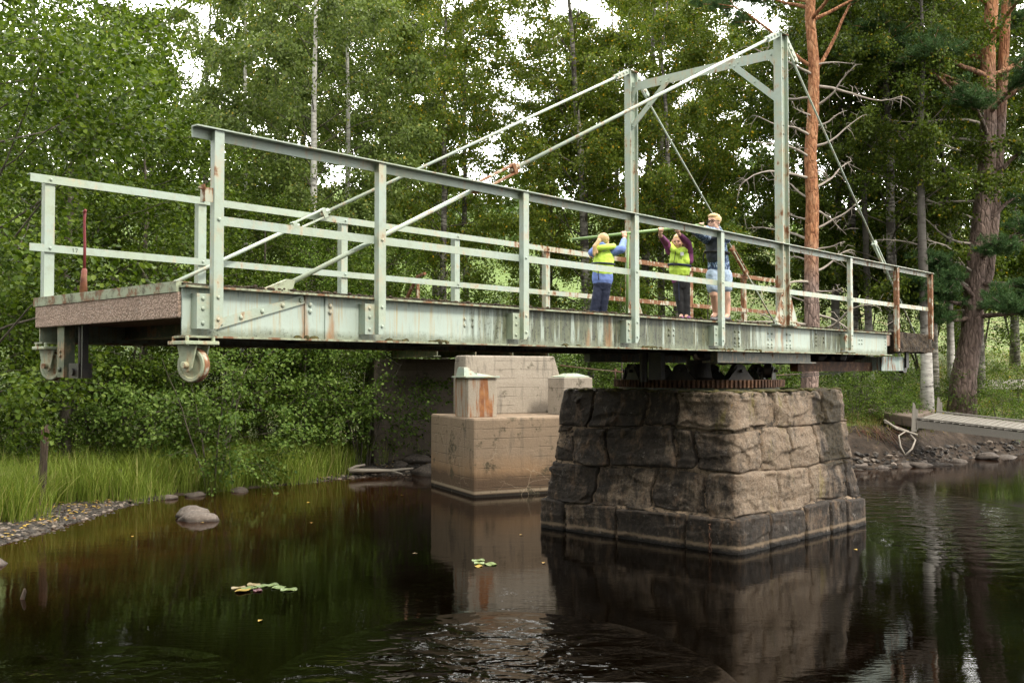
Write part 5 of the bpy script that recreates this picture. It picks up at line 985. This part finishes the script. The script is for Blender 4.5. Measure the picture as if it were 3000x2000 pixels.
class Kid:
    def __init__(s, D, sc, zx0, zyf, label):
        s.sc = sc; s.zx0 = zx0; s.zyf = zyf; s.root = Vector(((1700+zx0*.2551-1500)/2874*D, D, 2.810)); s.e = empty('person', s.root, 0, label, 'person'); s.body = MB()
    def q(s, zx, zy, dy=0.): return Vector(((zx-s.zx0)*s.sc, dy, (s.zyf-zy)*s.sc))
    def w(s, P): return Vector(P)-s.root
    def head(s, c, f, h):
        b = s.body; f = Vector(f).normalized(); r = f.cross(Vector((0, 0, 1))).normalized(); u = r.cross(f); rot = Matrix((r, f, u)).transposed(); s.f, s.r, s.u, s.hc, s.hh, s.rot = f, r, u, c, h, rot
        def E_(dr, df, du, sz): b.ball(c+r*dr*h+f*df*h+u*du*h, [k*h for k in sz], 16, 12, rot)
        E_(0, -.02, .10, (.355, .43, .40)); E_(0, .10, -.16, (.28, .30, .32)); E_(0, .20, -.33, (.15, .16, .14)); E_(0, .40, -.07, (.045, .085, .055)); E_(0, .37, .0, (.03, .05, .10))
        for k in (-1, 1): E_(.355*k, -.04, -.04, (.05, .08, .115)); E_(.17*k, .27, -.13, (.10, .10, .10))
    def face(s):
        c, f, r, u, h = s.hc, s.f, s.r, s.u, s.hh
        for k in (-1, 1):
            m = MB().ball(c+r*.145*k*h+f*.375*h+u*.035*h, (.058*h, .028*h, .034*h), 10, 8, s.rot); m.build('eye', M['eye'], s.e, smooth=True)
            MB().bar(c+r*.07*k*h+f*.405*h+u*.115*h, c+r*.23*k*h+f*.36*h+u*.115*h, .012*h*2, .016*h, (0, 0, 1)).build('eyebrow', M['hair2'], s.e)
        MB().ball(c+f*.365*h-u*.245*h, (.10*h, .03*h, .026*h), 10, 6, s.rot).build('mouth', M['lip'], s.e, smooth=True)
    def grip(s, t, wrist, sgn=1, n_out=None):
        P = s.w(bt(t)); b = s.body; wr = Vector(wrist); d = (wr-P); d -= bd*d.dot(bd); d.normalize(); e = bd.cross(d)   # d points to the wrist side, e around the bar
        if e.dot(Vector(n_out or (0, -1, .6))) < 0: e = -e
        R_ = .0245; palm = P+d*.034+e*.008
        b.ball(palm, (.030, .022, .026), 12, 8, Matrix((bd, e, d)).transposed()); b.cone(palm, .020, wr, .019)
        for k, (of, L, rr) in enumerate(((-.027, .95, .0068), (-.009, 1.1, .0074), (.009, 1.05, .0072), (.026, .85, .0064))):
            pts = [P+bd*of+(d*math.cos(a*L)+e*math.sin(a*L))*(R_+.002*(1 if a > .4 else 3)) for a in (.1, .9, 1.7, 2.5, 3.3)]
            for a_, b_ in zip(pts[:-1], pts[1:]): b.cone(a_, rr, b_, rr*.95, n=8)
        tp = [palm+bd*.024*sgn, P+bd*.032*sgn+(d*math.cos(-.9)+e*math.sin(-.9))*R_*1.1, P+bd*.026*sgn+(d*math.cos(-2.0)+e*math.sin(-2.0))*R_*1.1]
        for a_, b_ in zip(tp[:-1], tp[1:]): b.cone(a_, .0085, b_, .0075, n=8)
    def done(s, vox=.0048): return soft(s.body, 'body', M['skin'], s.e, vox, 3)
    def cloth(s, mb, name, mat, vox=.0065, it=4, noise=.006): return soft(mb, name, M[mat], s.e, vox, it, noise)
    def shoe(s, ankle, d, mat, L=.15):
        d = Vector(d).normalized(); a = Vector(ankle); g = Vector((a.x, a.y, .0)); m = MB(); m.cone(g+Vector((0, 0, .035))-d*.03, .034, g+Vector((0, 0, .028))+d*(L-.06), .030, (1, 1, .8)); m.cone(g+Vector((0, 0, .035))-d*.02, .034, a+Vector((0, 0, .012)), .034); m.box(g.x-.01, g.x+.01, g.y-.01, g.y+.01, .004, .03)
        return soft(m, 'shoe', M[mat], s.e, .006, 3)

# --- girl with a pony tail, back to us
k = Kid(11.4, .001012, 230, 1448, 'girl in a blue fleece and yellow life vest, back turned, blond ponytail'); q = k.q
hc = q(278, 562, .02); k.head(hc, (.62, .70, -.06), .158); b = k.body
b.cone(hc-Vector((0, .01, .06)), .040, q(270, 690, 0), .042); b.cone(q(270, 720), .085, q(262, 1000), .09, (1, .7, 1)); b.cone(q(260, 1000), .09, q(255, 1070), .088, (1, .75, 1))
LL = [(q(222, 1080, 0), .058), (q(188, 1230, -.02), .044), (q(158, 1395, .0), .030)]; RL = [(q(292, 1080, 0), .058), (q(278, 1235, .0), .044), (q(252, 1398, .03), .030)]
for leg in (LL, RL):
    for (p0, r0), (p1, r1) in zip(leg[:-1], leg[1:]): b.cone(p0, r0, p1, r1)
    b.cone(leg[-1][0], .028, leg[-1][0]+Vector((0, .07, -.035)), .022)
wr1 = k.w(bt(.386))+Vector((0, -.03, -.065)); wr2 = k.w(bt(.235))+Vector((0, -.045, -.05))
RA = [(q(372, 700, .0), .042), (q(478, 672, -.03), .036), (wr1, .024)]; LA = [(q(170, 705, .0), .042), (q(150, 690, .13), .036), (wr2, .024)]
for arm in (RA, LA):
    for (p0, r0), (p1, r1) in zip(arm[:-1], arm[1:]): b.cone(p0, r0, p1, r1)
k.grip(.386, wr1, 1); k.grip(.235, wr2, -1); k.done(); k.face()
j = MB(); j.cone(q(268, 715), .105, q(262, 940), .118, (1, .72, 1)); j.cone(q(262, 930), .118, q(258, 1018), .124, (1, .76, 1)); j.cone(q(268, 690, -.01), .075, q(266, 660, -.01), .062)
for arm in (RA, LA):
    j.cone(arm[0][0], .058, arm[1][0], .048); j.cone(arm[1][0], .048, arm[1][0].lerp(arm[2][0], .86), .033)
k.cloth(j, 'fleece_jacket', 'blue')
t = MB()
for leg in (LL, RL):
    t.cone(leg[0][0], .070, leg[1][0], .056); t.cone(leg[1][0], .056, leg[2][0], .056); t.cone(leg[2][0], .056, leg[2][0]+Vector((0, 0, -.012)), .058)
t.cone(q(258, 1010), .108, q(256, 1075), .112, (1, .78, 1)); k.cloth(t, 'trousers', 'navy')
v = MB(); v.cone(q(270, 745), .112, q(266, 895), .130, (1, .82, 1)); v.cone(q(200, 690), .045, q(222, 800), .07, (1, 1.0, 1)); v.cone(q(345, 690), .045, q(325, 800), .07, (1, 1.0, 1)); vest = k.cloth(v, 'life_vest', 'vest', noise=.008)
c_ = MB(); pts = [q(285+98*math.cos(a), 650-14*math.cos(a)-8*math.sin(a), .085*math.sin(a)-.015) for a in np.linspace(0, 2*PI, 18)]
for a_, b_ in zip(pts[:-1], pts[1:]): c_.cone(a_, .036, b_, .036)
k.cloth(c_, 'vest_collar', 'vest', noise=.004)
bl = MB().tube([q(265, 838)+Vector((.135*math.cos(a), .112*math.sin(a), -.006*math.cos(a))) for a in np.linspace(0, 2*PI, 25)], .011, 6).bar(q(200, 930, -.095), q(205, 1030, -.10), .012, .004, (0, 1, 0)); bl.build('belt', M['navy'], k.e)
h = MB(); h.ball(hc+Vector((-.008, -.012, .016)), (.069, .074, .070), 16, 12, k.rot); h.ball(q(222, 572, -.035), (.030, .03, .028), 12, 8)
h.cone(q(215, 580, -.05), .026, q(165, 650, -.07), .030); h.cone(q(165, 650, -.07), .030, q(158, 745, -.085), .016); h.cone(q(200, 600, -.05), .02, q(190, 720, -.095), .012); k.cloth(h, 'hair', 'hair', .005, 2, .006)
MB().tube([q(218, 578, -.045)+Vector((.022*math.cos(a), 0, .024*math.sin(a))) for a in np.linspace(0, 2*PI, 11)], .006, 6).build('hair_band', M['vest'], k.e)
ho = MB(); ho.cone(q(195, 640, -.04), .030, q(255, 618, -.06), .028); ho.cone(q(190, 640, -.04), .035, q(185, 680, -.03), .03); k.cloth(ho, 'hood', 'blue')
k.shoe(LL[2][0], (-.25, 1, 0), 'pink'); k.shoe(RL[2][0], (.2, 1, 0), 'pink')

# --- girl facing us, arms raised
k = Kid(12.25, .001087, 1140, 1487, 'small girl in a purple top and yellow life vest, facing us with raised arms'); q = k.q; b = k.body
hc = q(1130, 585, -.02); k.head(hc, (-.42, -.9, -.08), .185)
b.cone(hc-Vector((0, -.01, .07)), .040, q(1140, 690), .042); b.cone(q(1145, 720), .085, q(1145, 980), .085, (1, .7, 1)); b.cone(q(1150, 980), .085, q(1165, 1050), .088, (1, .75, 1))
LL = [(q(1130, 1070), .055), (q(1140, 1240, -.02), .043), (q(1163, 1420, -.02), .030)]; RL = [(q(1205, 1070), .055), (q(1215, 1240, -.01), .043), (q(1222, 1425, -.03), .030)]
for leg in (LL, RL):
    for (p0, r0), (p1, r1) in zip(leg[:-1], leg[1:]): b.cone(p0, r0, p1, r1)
    b.cone(leg[-1][0], .028, leg[-1][0]+Vector((-.02, -.06, -.035)), .022)
wr1 = k.w(bt(.665))+Vector((.0, .035, -.06)); wr2 = k.w(bt(.80))+Vector((.012, .03, -.065))
RA = [(q(1045, 690), .042), (q(985, 600, -.06), .035), (wr1, .023)]; LA = [(q(1250, 705, -.02), .042), (q(1222, 610, -.12), .035), (wr2, .023)]
for arm in (RA, LA):
    for (p0, r0), (p1, r1) in zip(arm[:-1], arm[1:]): b.cone(p0, r0, p1, r1)
k.grip(.665, wr1, 1, (0, -1, .8)); k.grip(.80, wr2, -1, (0, -1, .8)); k.done(); k.face()
j = MB(); j.cone(q(1148, 710), .10, q(1150, 1000), .112, (1, .74, 1)); j.cone(q(1140, 680, -.0), .066, q(1138, 655), .05)
for arm in (RA, LA): j.cone(arm[0][0], .058, arm[1][0], .046); j.cone(arm[1][0], .046, arm[1][0].lerp(arm[2][0], .82), .032)
j.cone(q(1255, 800, -.03), .05, LA[0][0], .055); k.cloth(j, 'purple_top', 'purple')
t = MB()
for leg in (LL, RL): t.cone(leg[0][0], .068, leg[1][0], .052); t.cone(leg[1][0], .052, leg[2][0], .042); t.cone(leg[2][0], .042, leg[2][0]+Vector((0, 0, -.012)), .044)
t.cone(q(1160, 995), .10, q(1167, 1065), .108, (1, .8, 1)); k.cloth(t, 'trousers', 'black')
v = MB(); v.cone(q(1145, 735), .118, q(1147, 905), .134, (1, .86, 1)); v.cone(q(1075, 690, -.03), .05, q(1090, 800, -.04), .07); v.cone(q(1215, 700, -.03), .05, q(1200, 800, -.04), .07); k.cloth(v, 'life_vest', 'vest', noise=.008)
c_ = MB()
for side, pts in ((0, [q(1130, 725, -.10), q(1075, 690, -.085), q(1042, 635, -.02), q(1060, 610, .05)]), (1, [q(1130, 725, -.10), q(1195, 685, -.085), q(1270, 625, -.03), q(1285, 620, .05)])):
    for i_, (a_, b_) in enumerate(zip(pts[:-1], pts[1:])): c_.cone(a_, (.024, .040, .045)[i_], b_, (.040, .045, .04)[i_])
k.cloth(c_, 'vest_collar', 'vest', noise=.004)
bl = MB().tube([q(1146, 852)+Vector((.139*math.cos(a), .122*math.sin(a), -.012*math.cos(a))) for a in np.linspace(0, 2*PI, 25)], .015, 6); bo = bl.build('belt', M['navy'], k.e)
MB().box(-.018, .018, -.006, .006, -.016, .016).build('buckle', M['black'], bo).location = q(1085, 850, -.125)
MB().bar(q(1085, 700, -.118), q(1052, 880, -.135), .007, .006, (0, 1, 0)).build('zip', M['black'], k.e)
MB().bar(q(1155, 712, -.128), q(1155, 752, -.132), .042, .004, (0, 1, 0)).build('reflector', M['silver'], k.e)
g0 = q(1128, 798, -.141); R2 = MB()
def stroke(a, b_): R2.bar(g0+Vector((a[0]*.034, 0, a[1]*.034)), g0+Vector((b_[0]*.034, 0, b_[1]*.034)), .004, .004, (0, 1, 0))
for a_, b_ in (((.1, 0), (.1, .9)), ((-.15, 1), (.75, 1)), ((.75, 1), (.85, .75)), ((.85, .75), (.7, .5)), ((.7, .5), (.35, .5)), ((.45, .5), (.85, 0))): stroke(a_, b_)
R2.build('vest_letter', M['navy'], k.e)
h = MB(); h.ball(hc+Vector((.010, .010, .036)), (.076, .088, .076), 16, 12, k.rot); h.cone(hc+Vector((.07, .03, .0)), .022, q(1290, 700, .05), .016); h.cone(hc+Vector((-.06, .02, .02)), .02, hc+Vector((-.075, .02, -.07)), .012); k.cloth(h, 'hair', 'hair', .005, 2, .005)
MB().tube([q(1120, 990, -.09), q(1122, 1100, -.09), q(1128, 1260, -.08)], .006, 5).build('strap', M['navy'], k.e); MB().box(-.011, .011, -.004, .004, -.014, .014).build('orange_tag', M['orange'], k.e).location = q(1172, 1010, -.12)
k.shoe(LL[2][0], (-.15, -1, 0), 'shoe', .155); k.shoe(RL[2][0], (.1, -1, 0), 'shoe', .155)

# --- boy with glasses leaning into the bar
k = Kid(12.45, .0011, 1600, 1493, 'tall boy in glasses, dark vest, leaf print top and denim shorts, leaning on the bar'); q = k.q; b = k.body
hc = q(1540, 352, -.03); k.head(hc, (-.70, -.70, .02), .20); b.cone(hc-Vector((-.02, -.02, .07)), .046, q(1590, 470), .05)
b.cone(q(1570, 530), .115, q(1590, 720), .105, (1, .72, 1)); b.cone(q(1590, 720), .105, q(1600, 930), .115, (1, .78, 1))
LL = [(q(1535, 960, -.02), .075), (q(1525, 1185, -.06), .052), (q(1572, 1400, .07), .034)]; RL = [(q(1665, 960, .02), .075), (q(1680, 1170, .0), .053), (q(1688, 1425, -.02), .035)]
for leg in (LL, RL):
    (p0, r0), (p1, r1), (p2, r2) = leg; b.cone(p0, r0, p1, r1); m_ = p1.lerp(p2, .35)+Vector((.008, .012, 0)); b.cone(p1, r1*.92, m_, .050); b.cone(m_, .050, p2, r2)
    b.cone(p2, .034, p2+Vector((-.05, -.06, -.04)), .028)
wr1 = k.w(bt(.865))+Vector((.055, .035, -.015)); wr2 = k.w(bt(.975))+Vector((.035, .05, -.02))
LA = [(q(1455, 545, -.06), .055), (q(1345, 520, -.22), .044), (wr1, .028)]; RA = [(q(1680, 530, .03), .055), (q(1570, 500, -.20), .044), (wr2, .028)]
for arm in (LA, RA):
    for (p0, r0), (p1, r1) in zip(arm[:-1], arm[1:]): b.cone(p0, r0, p1, r1)
k.grip(.85, wr1, -1, (-.3, -1, .6)); k.grip(.985, wr2, -1, (-.3, -1, .6)); k.done(.0052); k.face()
j = MB(); j.cone(q(1565, 535), .132, q(1590, 740), .128, (1, .8, 1)); j.cone(q(1590, 740), .128, q(1598, 885), .142, (1, .82, 1)); j.cone(q(1588, 480, .01), .075, q(1592, 440, .02), .058)
for arm in (LA, RA): j.cone(arm[0][0], .072, arm[1][0], .056); j.cone(arm[1][0], .056, arm[1][0].lerp(arm[2][0], .80), .038)
k.cloth(j, 'leaf_print_top', 'print', noise=.008)
v = MB(); v.cone(q(1548, 540, -.02), .120, q(1565, 745, -.02), .128, (1, .86, 1)); v.cone(q(1480, 500, -.05), .05, q(1490, 560, -.06), .07); k.cloth(v, 'life_vest', 'darkvest', noise=.006)
MB().tube([q(1575, 700)+Vector((.150*math.cos(a), .125*math.sin(a)-.01, -.01*math.cos(a))) for a in np.linspace(0, 2*PI, 25)], .016, 6).build('belt', M['black'], k.e); MB().tube([q(1420, 700, -.06), q(1408, 760, -.06), q(1412, 815, -.05)], .008, 5).build('strap', M['black'], k.e)
MB().bar(q(1420, 592, -.06), q(1440, 600, -.10), .006, .004, (0, 1, 0)).build('vest_mark', M['white'], k.e)
t = MB(); t.cone(q(1600, 895), .135, q(1600, 960), .145, (1, .82, 1))
for leg in (LL, RL): t.cone(leg[0][0], .100, leg[0][0].lerp(leg[1][0], .66), .088)
k.cloth(t, 'denim_shorts', 'denim', noise=.008)
h = MB(); h.ball(hc+Vector((.014, .014, .042)), (.081, .092, .074), 16, 12, k.rot); h.ball(hc+Vector((-.012, -.018, .078)), (.066, .070, .036), 12, 8, k.rot); k.cloth(h, 'hair', 'hair2', .005, 2, .006)
gl = MB(); c, f, r, u, hh = k.hc, k.f, k.r, k.u, k.hh
for s_ in (-1, 1):
    o_ = c+r*.165*s_*hh+f*.425*hh+u*.03*hh; gl.tube([o_+r*.125*hh*math.cos(a)*1.0+u*.095*hh*math.sin(a)-f*.02*abs(math.cos(a))*hh for a in np.linspace(0, 2*PI, 19)], .0042, 6, False)
    gl.tube([o_+r*.12*s_*hh, c+r*.37*s_*hh+f*.28*hh+u*.05*hh, c+r*.385*s_*hh-f*.05*hh+u*.04*hh], .0038, 6)
gl.tube([c-r*.04*hh+f*.425*hh+u*.045*hh, c+r*.04*hh+f*.425*hh+u*.045*hh], .004, 6); gl.build('glasses', M['black'], k.e)
k.shoe(RL[2][0], (-.55, -.8, 0), 'grey', .19); a_ = LL[2][0]; sh = k.shoe(a_, (-.5, -.8, 0), 'grey', .19);
